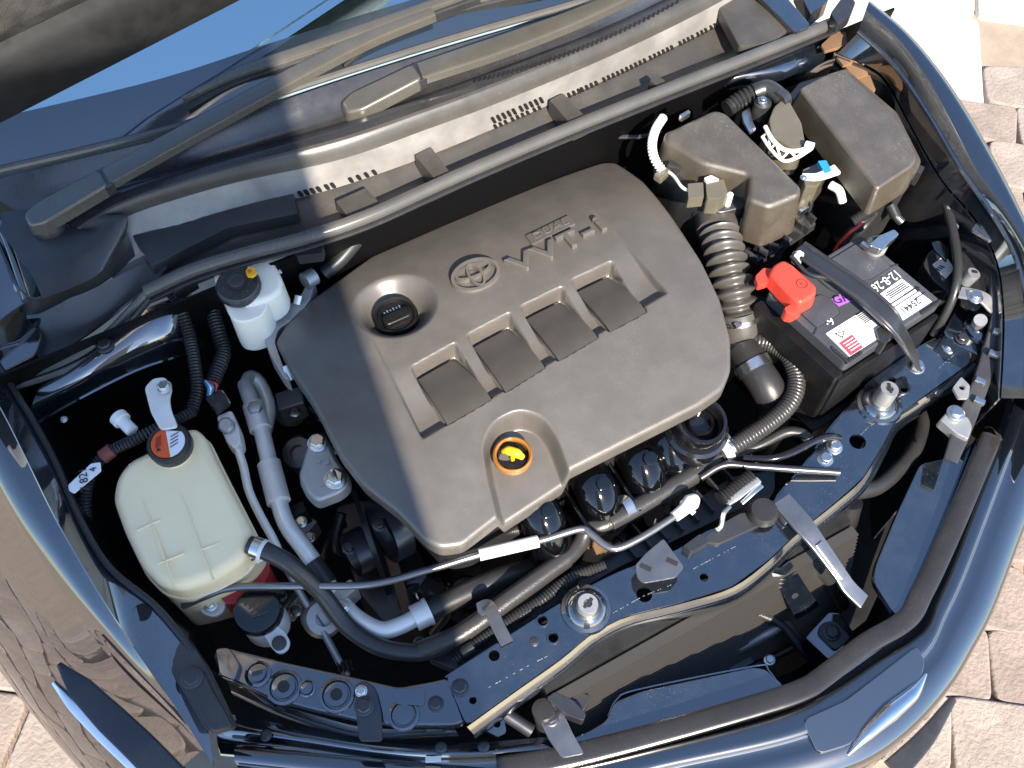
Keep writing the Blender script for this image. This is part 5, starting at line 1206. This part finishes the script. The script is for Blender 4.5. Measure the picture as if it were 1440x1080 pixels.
# dark machinery in front of the engine: belt side, shroud
fs = T('fan_shroud', 'dark plastic fan shroud between the engine and the support beam', 'fan shroud', P(800, 830, .45))
part('top', slab([(600,925), (700,862), (800,800), (900,750), (1030,670), (1090,660), (1090,690), (1000,735), (870,798), (780,850), (640,942)], .715, .03, .006, .003), 'plastic', fs)
for (u, v) in ((690,830), (720,820), (800,780), (590,905)): part('boss', lathe([(.009, 0), (.009, .006), (.005, .007), (.005, .002), (0, .002)], P(u, v, .716), n=18), 'plastic', fs)
for k in range(8):
    t = k/7; part('rib', box(P(880+150*t, 770-90*t, .715), .004, .05, .014, R(8), .001), 'plastic', fs)
for nm, l, z in (('foam pad of brown sponge beside the hose bend', [(826,758), (868,745), (876,768), (850,782), (838,792), (818,788)], .735), ('thin brown foam strip by the braided hose end', [(948,660), (985,644), (990,652), (952,668)], .72), ('tall brown foam strip beside the aluminium pipe', [(540,780), (556,778), (572,830), (578,862), (566,866), (556,830)], .66)):
    bm_ = slab(l, z, .02, .003, .003); bmesh.ops.subdivide_edges(bm_, edges=bm_.edges[:], cuts=3, use_grid_fill=True)
    for v in bm_.verts: v.co.z += pnoise(v.co*220)*.003
    solo('foam_pad', nm, 'foam', bm_, 'foam')
pu = T('belt_pulley', 'dark belt pulley below the front corner of the engine cover', 'pulley', P(530, 760, .50))
for (u, v, r, z) in ((548,742,.050,.74), (505,775,.034,.70)):
    part('wheel', lathe([(0, -.02), (r*.3, -.02), (r*.3, .0), (r*.7, -.006), (r*.9, .012), (r, .014), (r, -.014), (r*.9, -.014)], P(u, v, z), V(-1,-.1,.2), 30), 'steel_dark', pu); bolt(pu, u-14, v-4, z+.02, .008, 'steel_dark')
part('belt', strap([P(500,700,.70), P(520,760,.72), P(545,830,.60)], .004, .020, world=True), 'rubber', pu)
part('housing', slab([(470,710), (510,700), (560,730), (600,790), (590,850), (540,880), (500,830)], .62, .2, .01, .006), 'steel_dark', pu)
sc = T('small_conduit', 'thin ribbed conduit curling out under the front tip of the engine cover', 'conduit', P(665, 765, .72)); part('conduit', tube([(632,790,.74), (645,770,.75), (668,755,.755), (695,748,.75), (730,745,.72)], .0065, 10, 8, rib=(.004, .001)), 'rubber', sc)
c6 = T('beam_harness', 'black wiring harness tucked along the rear edge of the support beam', 'harness', P(700, 870, .72))
part('conduit', tube([(640,930,.745), (670,905,.75), (720,870,.755), (760,845,.757), (800,815,.757), (850,795,.757)], .0075, 10, 8, rib=(.0048, .001)), 'rubber', c6)
for (u, v) in ((658,915), (735,862), (800,818)): part('tape', tube([(u-8, v+5, .752), (u+8, v-5, .753)], .0095, 10), 'rubber', c6)
# bonnet latch
lt = T('bonnet_latch', 'bonnet latch with coil spring behind the support beam', 'latch', P(1040, 700, .74))
part('spring', tube([(1012,702,.80), (1030,690,.80), (1056,670,.80)], .0085, 14, 8, rib=(.0052, .003)), 'rubber', lt)
part('lever', strap([(1022,708,.795), (1035,700,.802), (1050,688,.802), (1066,676,.80)], .010, .005), 'alu_cast', lt); part('lever', strap([(1042,708,.79), (1058,694,.795), (1070,684,.795)], .008, .006), 'zinc', lt)
part('rod', tube([(1008,745,.785), (1014,740,.79), (1018,722,.80), (1026,712,.80)], .0035, 8), 'zinc', lt)
part('housing', slab([(985,760), (1012,738), (1040,722), (1075,715), (1085,730), (1060,742), (1010,765)], .782, .05, .004, .003), 'plastic', lt)
part('block', slab([(960,768), (985,750), (998,762), (972,776)], .79, .02, .003, .002), 'steel_dark', lt); part('cushion', lathe([(.022, 0), (.022, .008), (.018, .014), (0, .015)], P(1072, 722, .785), n=24), 'rubber', lt)
bp2 = T('stay_bar', 'dark flat stay bar running from the hose clamp to the support beam', 'stay', P(1090, 660, .77)); part('bar', tube([(985,672,.785), (1018,654,.792), (1060,656,.792), (1120,660,.790), (1180,664,.785)], .0055, 10), 'steel_dark', bp2)
bp3 = T('vent_pipe', 'slim black pipe curving down onto the support beam bolts', 'pipe', P(1120, 640, .77)); part('pipe', tube([(1045,645,.785), (1085,645,.79), (1115,636,.793), (1145,620,.795), (1165,614,.793), (1180,616,.782)], .0058, 10), 'plastic_gloss', bp3)
bp4 = T('drain_hose', 'soft black hose arching behind the braided hose', 'hose', P(1080, 620, .74)); part('hose', tube([(1030,640,.765), (1070,625,.77), (1105,608,.775), (1128,610,.775), (1140,622,.765)], .0085, 12), 'rubber', bp4)
# small wiring at the back of the engine
bc = T('blue_plug', 'bright blue wiring plug tucked behind the engine cover', 'plug', P(786, 228, .85)); part('plug', box(P(786, 230, .865), .022, .015, .014, R(8), .002), 'blue', bc); part('plug_base', box(P(772, 236, .86), .016, .014, .012, R(8), .002), 'clear_plastic', bc); part('wire', tube([(795,226,.875), (802,216,.88), (796,206,.88), (784,204,.87)], .0025, 8), 'white_plastic', bc)
bc2 = T('rear_wiring', 'thin dark cable along the firewall behind the engine cover', 'cable', P(860, 200, .86)); part('wire', tube([(745,240,.87), (760,222,.875), (840,195,.88), (900,192,.88), (930,185,.88)], .004, 8), 'rubber', bc2)
